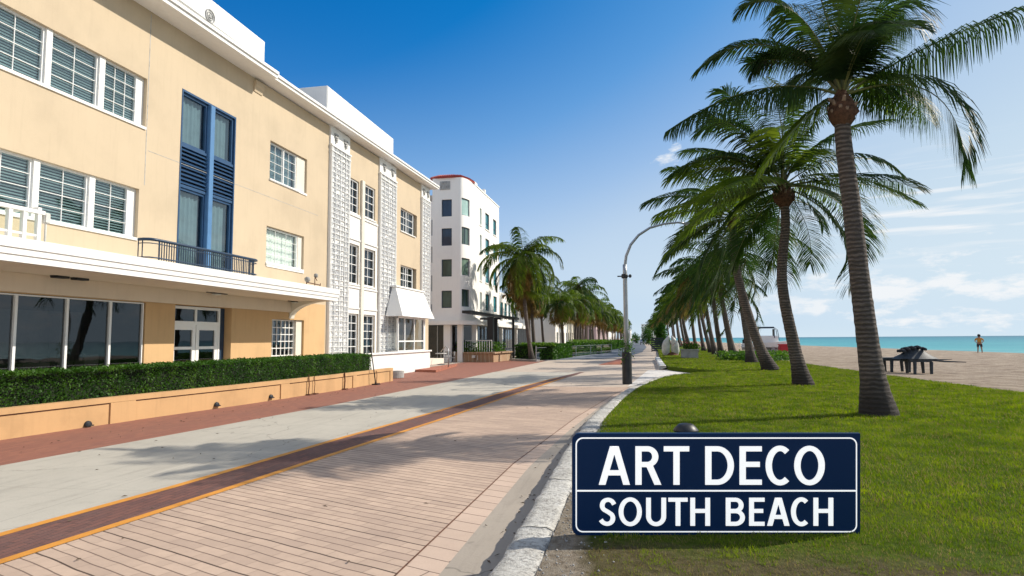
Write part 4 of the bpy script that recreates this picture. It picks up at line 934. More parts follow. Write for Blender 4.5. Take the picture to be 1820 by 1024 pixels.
# soffit lamps under the canopy
def soffit_lamp(px, py, kind):
    q = gp(px, py, cz); u, vv = q.y, q.x-HX; mb = MB(TH); vv = min(max(vv, .3), 1.5)
    if kind == 0: mb.box(u-.16, u+.16, vv-.09, vv+.09, cz-.055, cz-.005, bv=.008); mb.box(u-.20, u-.16, vv-.05, vv+.05, cz-.03, cz-.005); o = mb.build('soffit_lamp', M['black'], hotel)
    else:
        mb.box(u-.20, u+.20, vv-.05, vv+.05, cz-.035, cz-.005); mb.box(u+.24, u+.46, vv-.04, vv+.04, cz-.03, cz-.005); mb.box(u-.42, u-.24, vv-.03, vv+.03, cz-.025, cz-.005)
        o = mb.build('soffit_lamp', M['black'], hotel); MB(TH).box(u-.13, u+.13, vv-.07, vv+.07, cz-.07, cz-.036, bv=.008).build('lamp_lens', M['lens'], o)
soffit_lamp(46, 497, 0); soffit_lamp(83, 491, 0); soffit_lamp(312, 522, 1); soffit_lamp(441, 537, 1)
# balcony rail on the canopy edge
rl = empty('balcony_railing', (-11.0, 13.6, 3.5), 'dark navy balcony railing on the white canopy below the blue window bay', 'railing')
ya, yb = U(267, 440, -11.0), U(461, 470, -11.0)
t = MB(); zt = 4.02; R = .30
path = [(-11.34,ya+.02,zt),(-11.2,ya,zt),(-11.06,ya+.05,zt),(-11.0,ya+.2,zt),(-11.0,yb-.2,zt),(-11.06,yb-.05,zt),(-11.2,yb,zt),(-11.34,yb-.02,zt)]
t.tube(path, .036, 8); t.build('top_rail', M['navymetal'], rl, smooth=True)
t = MB(); t.tube([(x, y, 3.60) for x, y, z in path], .018, 6); t.tube([(x, y, 3.93) for x, y, z in path], .012, 6); t.build('bottom_rail', M['navymetal'], rl, smooth=True)
n = 46; bl = MB()
for i in range(n+1):
    y = ya+.28+(yb-ya-.56)*i/n; bl.tube([(-11.0, y, 3.53), (-11.0, y, 4.0)], .02 if i % 8 == 0 else .0135, 5)
for y in (ya, yb):
    for i in range(2): bl.tube([(-11.32+.11*i, y, 3.53), (-11.32+.11*i, y, 4.0)], .0135, 5)
bl.build('baluster_row', M['navymetal'], rl)
# white metal frame at the left end of the canopy
fx = -11.0; fr = empty('terrace_frame', (fx, 8.8, 3.5), 'white painted metal guard frame with glass on the canopy at the far left edge', 'railing')
fm = MB()
ys = [U(x, 420, fx) for x in (-40, 14, 40, 66)]
for y in ys: MB().box(fx-.04, fx+.04, y-.035, y+.035, 3.515, 4.05).build('post', M['whiteclean'], fr)
fm = MB(); fm.box(fx-.05, fx+.05, ys[0], ys[-1]+.1, 4.05, 4.12); fm.box(fx-.75, fx+.02, ys[-1]-.02, ys[-1]+.05, 4.13, 4.18); fm.box(fx-.03, fx+.03, ys[0], ys[-1], 3.62, 3.66); fm.build('top_rail', M['whiteclean'], fr)
MB().quad((fx,ys[0],3.66),(fx,ys[-1],3.66),(fx,ys[-1],4.05),(fx,ys[0],4.05)).build('glass_panel', M['glassclear'], fr)
q = MB(); y = ys[-1]+.16; q.box(fx-.09, fx+.05, y-.06, y+.06, 3.90, 4.10, bv=.015); q.tube([(fx,y,3.52),(fx,y,3.9)], .02, 8); q.build('lamp_bracket', M['whitestone'], fr)
# small old fixture on canopy near its far end
fx_ = empty('canopy_fixture', (-11.0, 19.6, 3.5), 'small rusty double floodlight bracket on the canopy end near the lattice pilaster', 'fixture')
q = MB(); y0 = U(545, 500, -11.0)
q.tube([(-11,y0,3.5),(-11,y0,3.62),(-11,y0+.9,3.60)], .018, 6); q.tube([(-11,y0+.55,3.5),(-11,y0+.55,3.85),(-11,y0+.7,3.74)], .016, 6); q.tube([(-11,y0+.9,3.5),(-11,y0+.95,3.66)], .016, 6); q.build('bracket', M['rust'], fx_)
q = MB(); q.lathe([(.03,0),(.09,.05),(.10,.14),(.04,.19)], (-11,y0+.05,3.62), 12); q.lathe([(.03,0),(.07,.04),(.07,.12),(.03,.15)], (-11,y0+.62,3.83), 12); q.build('lamp_head', M['concrete'], fx_, smooth=True)
# ---------------- terrace wall, planter, hedge
tw = MB(); tw.box(-11.6, -11.42, 2, 33.6, 0, 1.0, bv=.01)
two = tw.build('terrace_wall', M['white'], None, org=(-11.5, 3, 0)); tag(two, 'low white terrace wall with projecting cap running in front of the yellow hotel', 'wall')
MB().box(-11.68, -11.34, 2, 33.68, 1.003, 1.085, bv=.01).build('wall_cap', M['white'], two)
MB().box(-12.5, -11.605, 33.42, 33.6, 0, 1.0).build('end_wall', M['white'], two)
PL = [(2,-11.05),(8.5,-10.72),(11.5,-10.52),(15,-10.12),(19.3,-9.83),(24.25,-9.83)]
pb = MB(); vs = []; ysn = [2,5,8.5,10,11.5,13,15,17,19.3,21.5,24.25]
for y in ysn:
    x = interp(PL, y); vs += [(x,y,0),(x,y,.42),(x-.02,y,.42),(x-.02,y,.40) if False else (x-.02,y,.42),(-11.35,y,.42),(-11.35,y,0)]
fs = [(6*i+k, 6*i+k+1, 6*i+6+k+1, 6*i+6+k) for i in range(len(ysn)-1) for k in range(5)]+[tuple(range(6))[::-1], tuple(range(6*(len(ysn)-1), 6*len(ysn)))]
pb.add(vs, fs); plo = pb.build('planter_wall', M['orange'], None, org=(-10.5, 5, 0)); tag(plo, 'long low orange planter wall with a painted shadow line in front of the clipped hedge', 'planter')
cb = MB(); vs = []
for y in ysn:
    x = interp(PL, y)+.025; vs += [(x,y,.425),(x,y,.53),(x-.20,y,.53),(x-.20,y,.425)]
cb.add(vs, [(4*i+k, 4*i+(k+1) % 4, 4*i+4+(k+1) % 4, 4*i+4+k) for i in range(len(ysn)-1) for k in range(4)]+[(3,2,1,0), (4*len(ysn)-4, 4*len(ysn)-3, 4*len(ysn)-2, 4*len(ysn)-1)]); cb.build('coping', M['orange'], plo)
for y0, y1 in ((11.05, 11.65), (16.4, 16.8), (20.6, 20.9), (23.95, 24.22)):
    bt = MB(); a, b = interp(PL, y0), interp(PL, y1); bt.add([(a,y0,0),(b,y1,0),(b,y1,.42),(a,y0,.42),(a+.03,y0,0),(b+.03,y1,0),(b+.03,y1,.42),(a+.03,y0,.42)], [(0,3,2,1),(4,5,6,7),(0,1,5,4),(2,3,7,6),(1,2,6,5),(3,0,4,7)]); bt.build('panel_post', M['orange'], plo)
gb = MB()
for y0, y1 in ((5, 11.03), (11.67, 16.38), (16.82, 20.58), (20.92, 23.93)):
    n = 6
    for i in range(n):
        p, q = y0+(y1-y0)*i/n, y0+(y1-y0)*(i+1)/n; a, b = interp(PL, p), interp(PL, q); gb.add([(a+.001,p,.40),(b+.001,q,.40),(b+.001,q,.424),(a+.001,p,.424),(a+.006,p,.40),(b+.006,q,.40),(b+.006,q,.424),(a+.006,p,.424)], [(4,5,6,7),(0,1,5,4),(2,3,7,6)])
gb.build('groove_shade', M['rust'], plo)  # dark strip on the wall face, painted as the shadow under the coping
for px, py in ((143,753),(365,720),(463,706)):
    q = gp(px, py+6); y = q.y; x = interp(PL, y); z = wp(px, py, x).z; vb = MB(); n = 14
    vs = []
    for k, (r, d) in enumerate(((.085,0),(.08,.03),(.055,.055),(.0,.065))):
        for j in range(n): t = PI*j/(n-1); vs.append((x+d, y+r*math.cos(t), max(z-.05, .03)+r*math.sin(t)))
    vb.add(vs, [(k*n+j, k*n+j+1, k*n+n+j+1, k*n+n+j) for k in range(3) for j in range(n-1)]); vb.box(x, x+.07, y-.085, y+.085, max(z-.07, .01), max(z-.05, .03)); vb.build('drain_vent', M['black'], plo)
cd = MB()
for px, top, thick in ((553, .62, .018), (562, .55, .012), (611, .56, .025), (668, .5, .012)):
    y = U(px, 690, -9.8); x = interp(PL, y)+.05; cd.tube([(x, y, .02), (x+.01, y+.02, .3), (x, y, top)], thick, 6); cd.box(x-.04, x+.10, y-.09, y+.09, 0.002, .035)
cd.build('conduit', M['rust'], plo)
def leafbox(name, outline, z0, z1, n, size, m, parent, seed, inset=.06, core=True, bulge=.04):
    """clipped hedge: leaf faces scattered over a polygonal block (list of (x,y)), dense twig core inside"""
    r = np.random.default_rng(seed); pts = [Vector((x, y, 0)) for x, y in outline]; k = len(pts)
    L = [(pts[(i+1) % k]-pts[i]).length for i in range(k)]; per = sum(L); xs = [p.x for p in pts]; ysx = [p.y for p in pts]
    cen = sum(pts, Vector())/k; P = []
    area_side = per*(z1-z0); 
    bm = bmesh.new(); f = bm.faces.new([bm.verts.new(p) for p in pts]); area_top = f.calc_area(); bmesh.ops.triangulate(bm, faces=[f]); tris = [[v.co.copy() for v in t.verts] for t in bm.faces]; bm.free()
    ns = int(n*area_side/(area_side+area_top))
    for _ in range(ns):
        s = r.random()*per; i = 0
        while s > L[i]: s -= L[i]; i += 1
        p = pts[i].lerp(pts[(i+1) % k], s/L[i]); d = (pts[(i+1) % k]-pts[i]).normalized(); nn = Vector((d.y, -d.x, 0))
        if nn.dot(p-cen) < 0: nn = -nn
        z = z0+(z1-z0)*r.random(); b = mnoise.noise(Vector((p.x*2.2+z*2, p.y*2.2, z*3)))*bulge*1.6
        q = p+nn*(b-r.random()**2*inset*2.2); P.append((q.x, q.y, z))
    ta = [((t[1]-t[0]).cross(t[2]-t[0])).length for t in tris]; ta = np.array(ta)/sum(ta)
    for _ in range(n-ns):
        t = tris[r.choice(len(tris), p=ta)]; a, b = r.random(), r.random()
        if a+b > 1: a, b = 1-a, 1-b
        q = t[0]+(t[1]-t[0])*a+(t[2]-t[0])*b; P.append((q.x, q.y, z1+mnoise.noise(Vector((q.x*2.5, q.y*2.5, 0)))*bulge+(r.random()**3)*.06-r.random()*.05))
    P = np.array(P); leafcloud(name, P, size, [m], parent, r, rel=True)
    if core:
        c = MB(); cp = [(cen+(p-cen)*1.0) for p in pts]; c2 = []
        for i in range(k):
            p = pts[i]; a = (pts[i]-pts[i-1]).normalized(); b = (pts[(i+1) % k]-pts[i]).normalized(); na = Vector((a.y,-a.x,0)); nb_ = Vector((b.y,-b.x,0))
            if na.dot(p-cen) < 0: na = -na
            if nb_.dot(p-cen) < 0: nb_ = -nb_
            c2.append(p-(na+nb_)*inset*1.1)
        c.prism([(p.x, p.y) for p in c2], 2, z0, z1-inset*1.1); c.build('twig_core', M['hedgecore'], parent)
def leafcloud(name, P, size, mats, parent, r, rel=False, mi=None, up=0.3):
    n = len(P); loc = np.array(root_of(parent).location if parent else (0,0,0)); P = P-loc
    a = r.normal(size=(n, 3)); a[:, 2] += up; a /= np.linalg.norm(a, axis=1)[:, None]; b = np.cross(a, r.normal(size=(n, 3))); b /= np.linalg.norm(b, axis=1)[:, None]
    c = np.cross(a, b); s = (size*(.6+.8*r.random(n)))[:, None]
    v = np.stack([P-b*s*.5, P+c*s*.28, P+b*s*.5+a*s*.1, P-c*s*.28], 1).reshape(-1, 3); f = np.arange(n)[:, None]*4+np.array([[0,1,2,3]])
    return npmesh(name, v, f, np.zeros(n) if mi is None else mi, mats, parent)
hg = empty('clipped_hedge', (-10.9, 8, .5), 'long clipped dark green box hedge growing in the orange planter before the hotel', 'hedge')
hl = [(interp(PL, y)-.16, y) for y in (3,8.5,11.5,15,19.3,22.55)]
leafbox('foliage', hl+[(-11.28, 22.55), (-11.3, 3)], .46, 1.12, 64000, .048, M['hedge'], hg, 3, inset=.05)
ps = empty('leaning_metal_pole', gp(668, 684), 'thin dark metal pole on a flat foot in front of the white terrace wall', 'pole')
q = MB(); b = gp(668, 684); t0 = wp(655, 588, b.x-.15); q.tube([b, b.lerp(t0, .4), t0], [.022,.02,.010], 7); q.build('pole', M['black'], ps); MB().box(b.x-.12, b.x+.12, b.y-.12, b.y+.12, .002, .04, bv=.008).build('foot', M['black'], ps)
b = gp(700, 672); q = MB(); q.lathe([(.42,0),(.44,.02),(.44,.30),(.37,.30),(.36,.12)], b, 28); tag(q.build('ring_pot', M['concrete'], None, org=b, smooth=False), 'shallow round grey concrete pot at the end of the orange planter by the white wall', 'pot')
# ================================================================ ROUND-CORNERED WHITE TOWER
TX, TY = -12.5, 45.0
tower = empty('rounded_white_building', (TX, TY+2, 0), 'white five-storey building with rounded corner, red tiled rim and teal windows beyond the yellow hotel', 'building')
ZT = 13.85
Tf = frameT((0, TY, 0), (1, 0, 0), (0, -1, 0)); Ts = frameT((TX, 0, 0), (0, 1, 0), (1, 0, 0))
A = Vector((-13.05, TY, 0)); B = Vector((TX, TY+1.75, 0)); 
Tc = frameT(A, B-A, (1.0, -.4, 0)); 
nrm = Vector(((B-A).y, -(B-A).x, 0)).normalized(); Tc = frameT(A, B-A, nrm); LC = (B-A).length
rows = [(11.0, 12.3, 'navyglass', 'paleglass'), (8.78, 10.1, 'navyglass', 'darkgreen'), (6.45, 7.75, 'darkgreen', 'greenglass'), (4.1, 5.4, 'darkgreen', 'darkgreen')]
fh = [(-14.42, -13.62, r[0]-.1, r[1]-.1, .16) for r in rows]
m = MB(Tf); wall(m, -15.15, -13.05, 3.35, ZT, fh, .16)
ch = [(.38, LC-.42, r[0], r[1], .14) for r in rows]
Ta = Arc(A.x, B.y, B.x-A.x, B.y-A.y, LC)
def seg(h, k=6): return [(h[0]+(h[1]-h[0])*i/k, h[0]+(h[1]-h[0])*(i+1)/k) for i in range(k)]
mc = MB(Ta)
for a_, b_2 in seg((0, ch[0][0]), 4)+seg((ch[0][1], LC), 4): mc.quad((b_2,0,3.35),(a_,0,3.35),(a_,0,ZT),(b_2,0,ZT))
zz_ = [3.35]+[z for h in sorted(ch, key=lambda h: h[2]) for z in (h[2], h[3])]+[ZT]
for a_, b_2 in seg(ch[0][:2], 6):
    for i in range(0, len(zz_), 2): mc.quad((b_2,0,zz_[i]),(a_,0,zz_[i]),(a_,0,zz_[i+1]),(b_2,0,zz_[i+1]))
    for h in ch: mc.quad((a_,0,h[3]),(a_,-.14,h[3]),(b_2,-.14,h[3]),(b_2,0,h[3])); mc.quad((a_,-.14,h[2]),(a_,0,h[2]),(b_2,0,h[2]),(b_2,-.14,h[2]))
for h in ch: mc.quad((h[0],0,h[2]),(h[0],-.14,h[2]),(h[0],-.14,h[3]),(h[0],0,h[3])); mc.quad((h[1],-.14,h[2]),(h[1],0,h[2]),(h[1],0,h[3]),(h[1],-.14,h[3]))
sideY = [(49.1, 49.75, 'w'), (51.0, 52.45, 'teal'), (53.9, 55.2, 'teal')]
sh = [(a, b, r[0]-.05, r[1]+.05, .14) for a, b, k in sideY for r in rows]
ms = MB(Ts); wall(ms, TY+1.75, 56.3, 3.35, ZT-.0, sh, .14)
for o_ in (mc, ms): m.v += [] ; n0 = len(m.v); m.v += o_.v; m.f += [tuple(i+n0 for i in f) for f in o_.f]; m.m += o_.m
m.T = None
m.quad((-15.15,TY,3.35),(-15.15,TY,ZT),(-15.15,49,ZT),(-15.15,49,3.35)); m.quad((-12.5,56.3,3.35),(-20,56.3,3.35),(-20,56.3,ZT),(-12.5,56.3,ZT))
m.add([(-15.15,TY,ZT-.3),(-13.05,TY,ZT-.3),(-12.5,TY+1.75,ZT-.3),(-12.5,56.3,ZT-.3),(-20,56.3,ZT-.3),(-20,49,ZT-.3),(-15.15,49,ZT-.3)], [tuple(range(7))])
m.build('wall', M['whitetower'], tower)
for h, r in zip(ch, rows):
    f = MB(Ta); a, b, c, d = h[:4]
    for p_, q_ in seg((a, b), 6): f.box(p_, q_, -.13, -.09, c, c+.05); f.box(p_, q_, -.13, -.09, d-.05, d)
    f.box(a, a+.04, -.13, -.09, c+.05, d-.05); f.box(b-.04, b, -.13, -.09, c+.05, d-.05)
    if r[0] in (8.78, 4.1): f.box((a+b)/2-.02, (a+b)/2+.02, -.13, -.09, c+.05, d-.05)
    fo = f.build('window', M['navymetal'], tower); g = MB(Ta)
    for p_, q_ in seg((a+.04, b-.04), 6): g.quad((q_,-.11,c+.05),(p_,-.11,c+.05),(p_,-.11,d-.05),(q_,-.11,d-.05))
    g.build('pane', M[r[3]], fo)
for T, hs, key in ((Tf, fh, 2),):
    for h, r in zip(hs, rows):
        f = MB(T); a, b, c, d = h[:4]; f.box(a, b, -.15, -.10, c, c+.05); f.box(a, b, -.15, -.10, d-.05, d); f.box(a, a+.04, -.15, -.10, c+.05, d-.05); f.box(b-.04, b, -.15, -.10, c+.05, d-.05)
        if key == 3 and r[0] in (8.78, 4.1): f.box((a+b)/2-.02, (a+b)/2+.02, -.145, -.10, c+.05, d-.05)
        fo = f.build('window', M['navymetal'], tower); MB(T).quad((b-.04,-.13,c+.05),(a+.04,-.13,c+.05),(a+.04,-.13,d-.05),(b-.04,-.13,d-.05)).build('pane', M[r[key]], fo)
for i, h in enumerate(sh):
    a, b, c, d = h[:4]; k = sideY[i//4][2]; f = MB(Ts); f.box(a, b, -.135, -.09, c, c+.05); f.box(a, b, -.135, -.09, d-.05, d); f.box(a, a+.06, -.135, -.09, c+.05, d-.05); f.box(b-.06, b, -.135, -.09, c+.05, d-.05)
    if k != 'w': f.box(a+.06, b-.06, -.13, -.09, c+.5, c+.54)
    fo = f.build('window', M['whiteclean' if k == 'w' else 'navymetal'], tower); MB(Ts).quad((b-.06,-.12,c+.05),(a+.06,-.12,c+.05),(a+.06,-.12,d-.05),(b-.06,-.12,d-.05)).build('pane', M['paleglass' if k == 'w' else 'teal'], fo)
# floor sills
bs = MB(Ts)
for r in rows:
    for a, b, k in sideY: bs.box(a-.06, b+.06, .001, .06, r[0]-.14, r[0]-.06)
bs.build('sill', M['whitetower'], tower)
# recessed wing at left
wh = [(-16.4, -15.45, r[0]-.9, r[1]-.9, .12) for r in rows]
Tw = frameT((0, 48.5, 0), (1, 0, 0), (0, -1, 0)); mw = MB(Tw); wall(mw, -20, -15.15, 0, 12.9, wh, .12); mw.build('recessed_wing', M['whitetower'], tower)
for h in wh: 
    a, b, c, d = h[:4]; f = MB(Tw); f.box(a, b, -.12, -.07, c, c+.05); f.box(a, a+.05, -.12, -.07, c+.05, d); f.box(b-.05, b, -.12, -.07, c+.05, d); f.box(a+.05, b-.05, -.12, -.07, d-.05, d); fo = f.build('window', M['navymetal'], tower)
    MB(Tw).quad((b-.05,-.1,c+.05),(a+.05,-.1,c+.05),(a+.05,-.1,d-.05),(b-.05,-.1,d-.05)).build('pane', M['teal'], fo)
# red tiled rim following the rounded front
rim = MB(); arc = [(-15.6,TY+1.4),(-15.3,TY+.3),(-14.6,TY-.07),(-13.6,TY-.07),(-12.95,TY+.25),(-12.62,TY+1.1),(-12.5,TY+2.2)]
vs = []; 
for x, y in arc:
    cx_, cy_ = -14.2, TY+2; d = Vector((x-cx_, y-cy_, 0)).normalized()
    vs += [(x+d.x*.10, y+d.y*.10, ZT+.0), (x+d.x*.12, y+d.y*.12, ZT+.12), (x-d.x*.2, y-d.y*.2, ZT+.26), (x-d.x*.3, y-d.y*.3, ZT)]
rim.add(vs, [(4*i+k, 4*i+(k+1) % 4, 4*i+4+(k+1) % 4, 4*i+4+k) for i in range(len(arc)-1) for k in range(4)])
for i in range(len(arc)-1):
    for k in range(6):
        x = arc[i][0]+(arc[i+1][0]-arc[i][0])*k/6; y = arc[i][1]+(arc[i+1][1]-arc[i][1])*k/6; d = Vector((x+14.2, y-TY-2, 0)).normalized()
        rim.tube([(x+d.x*.14, y+d.y*.14, ZT+.12), (x-d.x*.18, y-d.y*.18, ZT+.27)], .04, 6)
rim.build('tiled_rim', M['redtile'], tower)
pr = MB(); pr.box(-12.62, -12.46, TY+2.3, 48.2, ZT-.02, ZT+.25); pr.box(-12.62, -12.45, 48.2, 56.35, ZT-.02, ZT+.08); pr.box(-12.7, -12.44, 50.6, 51.0, ZT+.08, ZT+.4, bv=.04); pr.build('parapet', M['whitetower'], tower)
# square relief grille high on the front
gr = MB(Tf); gr.box(-14.55, -13.75, .0, .04, 12.95, 13.6)
for i in range(6):
    for j in range(5):
        if (i*3+j*5) % 4: gr.box(-14.5+.12*i, -14.42+.12*i, .041, .07, 13.0+.11*j, 13.07+.11*j)
gr.build('relief_grille', M['grey'], tower)
# string course, podium slab, ground floor
def ring(mb, off, z0, z1):
    pts = [(-16.2,TY+.0-off)]+[(A.x+(TX-A.x+off)*math.sin(t*PI/16), B.y-(1.75+off)*math.cos(t*PI/16)) for t in range(9)]+[(TX+off,72),(-20,72),(-20,48),(-16.2,48)]
    mb.prism(pts, 2, z0, z1)
mb = MB(); ring(mb, .12, 3.05, 3.35); ring(mb, .55, 2.75, 3.045); mb.build('podium_slab', M['whitetower'], tower)
mb = MB(); ring(mb, .2, 3.36, 3.5) if False else None
gf = MB(); gf.quad((-17,TY+.3,.1),(-14.0,TY+.3,.1),(-14.0,TY+.3,2.75),(-17,TY+.3,2.75)); gf.quad((-12.55,47.2,.1),(-12.55,71,.1),(-12.55,71,2.75),(-12.55,47.2,2.75)); gf.quad((-14.0,TY+.9,.1),(-12.6,TY+1.9,.1),(-12.6,TY+1.9,2.75),(-14,TY+.9,2.75))
gf.build('shopfront_glass', M['glassdark'], tower)
gb = MB(); gb.quad((-17,TY+2.5,.05),(-15,TY+2.5,.05),(-15,TY+2.5,2.75),(-17,TY+2.5,2.75)); gb.quad((-15,TY+2.5,.05),(-15,71,.05),(-15,71,2.75),(-15,TY+2.5,2.75)); gb.build('shop_interior', M['dim'], tower)
for x, y, w_ in ((-13.95, TY+.1, .26), (-13.05, TY+.35, .20), (-12.5, 47.3, .2), (-12.3, 56, .15), (-12.3, 63, .15)): MB().box(x-w_, x+w_, y-w_, y+w_, 0, 2.75, bv=.02).build('column', M['whitetower'], tower)
ml = MB()
for y in np.arange(48.4, 71, 1.15): ml.box(-12.54, -12.47, y-.03, y+.03, .1, 2.75)
for x in (-16.4, -15.6, -14.8): ml.box(x-.03, x+.03, TY+.22, TY+.29, .1, 2.75)
ml.box(-12.545, -12.48, 47.5, 71, .55, .62); ml.build('mullion_row', M['steel'], tower)
# first-floor terrace block behind the palms
ub = MB(); wall2 = [(58+i*1.9, 59.2+i*1.9, 3.7, 5.4, .15) for i in range(7)]; ub.T = frameT((-13.6, 0, 0), (0, 1, 0), (1, 0, 0)); wall(ub, 56.4, 72, 3.35, 6.2, wall2, .15); ub.T = None; ub.box(-20, -13.65, 56.35, 72, 6.2, 6.4); ub.build('terrace_room', M['whitetower'], tower)
for h in wall2:
    f = MB(frameT((-13.6, 0, 0), (0, 1, 0), (1, 0, 0))); f.box(h[0], h[0]+.06, -.14, -.08, h[2], h[3]); f.box(h[1]-.06, h[1], -.14, -.08, h[2], h[3]); fo = f.build('window', M['navymetal'], tower)
    MB(f.T).quad((h[1],-.12,h[2]),(h[0],-.12,h[2]),(h[0],-.12,h[3]),(h[1],-.12,h[3])).build('pane', M['teal'], fo)
tr = MB()
for y in np.arange(56.6, 72, .9): tr.tube([(-12.1,y,3.36),(-12.1,y,4.2)], .02, 5)
tr.tube([(-12.1,56.6,4.2),(-12.1,71.9,4.2)], .025, 6); tr.build('terrace_rail', M['steel'], tower)
# black pergola
pg = empty('black_pergola', (-10.9, 47.5, 0), 'black steel pergola frame with flat roof beam over the cafe entrance', 'pergola')
q = MB()
for x, y, w_ in ((-11.1,46.9,.22),(-11.15,48.9,.13),(-10.6,53.2,.09)): MB().box(x-w_, x+w_, y-w_, y+w_, 0, 3.35).build('post', M['black'], pg)
q = MB(); q.add([(-12.55,44.0,3.55),(-11.9,44.0,3.55),(-10.3,54.5,3.35),(-11.0,54.5,3.35),(-12.55,44.0,3.75),(-11.9,44.0,3.75),(-10.3,54.5,3.52),(-11.0,54.5,3.52)], [(0,3,2,1),(4,5,6,7),(0,1,5,4),(1,2,6,5),(2,3,7,6),(3,0,4,7)]); q.box(-12.4,-10.7,48.6,48.8,3.2,3.36); q.build('roof_beam', M['black'], pg)
# brick planter in front of the cafe
q = MB(); q.prism([(-14.9,49.6),(-13.6,45.6),(-10.35,44.55),(-9.95,49.3)], 2, 0, .62); o = tag(q.build('brick_planter', M['brickwall'], None, org=(-12, 46, 0)), 'low tan brick planter wall with flared end standing at the cafe corner', 'planter')
q = MB(); q.prism([(-15,49.7),(-13.68,45.5),(-10.22,44.4),(-9.8,49.4)], 2, .623, .72); q.build('brick_coping', M['brickwall'], o)
MB().prism([(-14.7,49.5),(-13.5,45.8),(-10.5,44.8),(-10.1,49.1)], 2, .72, .735).build('planter_soil', M['soil'], o)
q = MB(); b = wp(848, 635, -11.9); q.box(-12.05,-11.8,44.86,44.98,.3,.5); q.tube([(-11.6,44.78,.15),(-11.6,44.75,.5)], .02, 6); q.build('wall_fitting', M['whitestone'], o)
r = np.random.default_rng(5); P = np.stack([r.uniform(-13.5,-10.3,1500), r.uniform(45.6,49,1500), .72+r.random(1500)**1.5*.75], 1); pe = empty('low_planting', (-11.5,46.5,.73), 'bright green low plants in the brick planter below the pergola', 'plant'); leafcloud('foliage', P, .16, [M['bush']], pe, r)
rw = empty('white_railing', (-11.8, 46.3, .72), 'short white metal railing above the brick planter', 'railing'); q = MB()
for i in range(12): x = -12.9+i*.2; q.tube([(x, 46.2-.06*i, .73), (x, 46.2-.06*i, 1.55)], .02, 5)
q.build('baluster_row', M['whiteclean'], rw); MB().tube([(-12.9,46.2,1.57),(-10.7,45.54,1.57)], .035, 6).build('top_rail', M['whiteclean'], rw)
# red steps and hand rail by the cafe
st = MB(); a, b = gp(765, 661), gp(806, 651); st.prism([(a.x-.9,a.y+.0),(a.x+.5,a.y-.6),(b.x+.3,b.y-.5),(b.x-.1,b.y+1.2),(a.x-1.0,a.y+3)], 2, .002, .12); so_ = tag(st.build('paved_step', M['brickred'], None, org=a), 'low dark red paved step beside the white terrace wall', 'step')
hr = empty('hand_rail', gp(797, 652, .12), 'thin white handrail post with curved bar standing on the red step', 'railing'); q = MB(); b = gp(797, 652, .12)
q.tube([b, b+Vector((0,0,1.0)), b+Vector((-.25,.2,1.15)), b+Vector((-.6,.5,.85))], .03, 7); q.build('rail_tube', M['steel'], hr, smooth=True)
# cafe furniture in shade at the tower's foot
def cafe_table(x, y, lb):
    t = empty('cafe_table', (x, y, 0), lb, 'table', 'cafe tables by the dark shopfront'); MB().lathe([(.36,.70),(.38,.72),(.38,.74),(.36,.76)], (x,y,0), 18).build('tabletop', M['whitestone'], t)
    q = MB(); q.tube([(x,y,.02),(x,y,.70)], .03, 8); q.lathe([(.24,0),(.24,.02),(.05,.05)], (x,y,0), 14); q.build('pedestal', M['steel'], t)
def cafe_chair(x, y, rz, lb):
    t = empty('cafe_chair', (x, y, 0), lb, 'chair', 'cafe chairs by the dark shopfront', rz); T = Matrix.Translation((x,y,0))
    MB(T).box(-.2,.2,-.2,.2,.43,.46,bv=.01).build('seat', M['steel'], t); q = MB(T); q.box(-.2,.2,.18,.2,.6,.85,bv=.005); q.build('backrest', M['steel'], t)
    for sx_, sy_ in ((-1,-1),(1,-1),(-1,1),(1,1)): MB(T).tube([(sx_*.2,sy_*.2,0),(sx_*.18,sy_*.18,.43 if sy_ < 0 else .85)], .014, 6).build('leg', M['steel'], t)
cafe_table(-13.0, 40.5, 'round cafe table nearest the dark shopfront'); cafe_chair(-13.7, 40.3, 1.4, 'metal cafe chair left of the round cafe table'); cafe_chair(-12.35, 40.8, -1.5, 'metal cafe chair right of the round cafe table'); cafe_chair(-12.9, 41.6, .1, 'metal cafe chair behind the round cafe table')
# street hedges and glass barrier
h1 = empty('street_hedge', (-8, 50, 0), 'dark clipped street hedge with bright tips nearest the brick planter', 'hedge', 'clipped hedges beyond the brick planter')
leafbox('foliage', [(-9.7,49.2),(-6.6,49.6),(-5.9,56.5),(-8.6,57.2)], .0, 1.18, 9000, .17, M['hedge'], h1, 8, inset=.12)
r = np.random.default_rng(6); P = np.stack([r.uniform(-9.4,-6.5,1600), r.uniform(49.4,50.6,1600), 1.12+r.random(1600)**2*.25], 1); leafcloud('fresh_tips', P, .13, [M['hedgeyoung']], h1, r)
h2 = empty('street_hedge', (-5.5, 66, 0), 'second clipped street hedge farther along behind the glass barrier', 'hedge', 'clipped hedges beyond the brick planter')
leafbox('foliage', [(-6.9,60.5),(-6.0,60.2),(-3.3,76),(-4.6,77)], .0, 1.3, 6000, .2, M['hedge'], h2, 9, inset=.14)
r = np.random.default_rng(7); t = r.random(1500); P = np.stack([-6.5+t*3+r.normal(size=1500)*.3, 60.5+t*16, 1.25+r.random(1500)**2*.3], 1); leafcloud('fresh_tips', P, .16, [M['hedgeyoung']], h2, r)
h3 = empty('street_hedge', (-3.5, 100, 0), 'far clipped hedge along the street behind the lamp post', 'hedge', 'clipped hedges beyond the brick planter')
leafbox('foliage', [(-5.2,86),(-4.2,86),(-2.6,118),(-4,118)], .0, 1.3, 4000, .26, M['hedge'], h3, 10, inset=.16)
bpost = [gp(*p) for p in ((953,643),(977,639),(1024,634),(1050,631),(1069,629),(1087,627))]
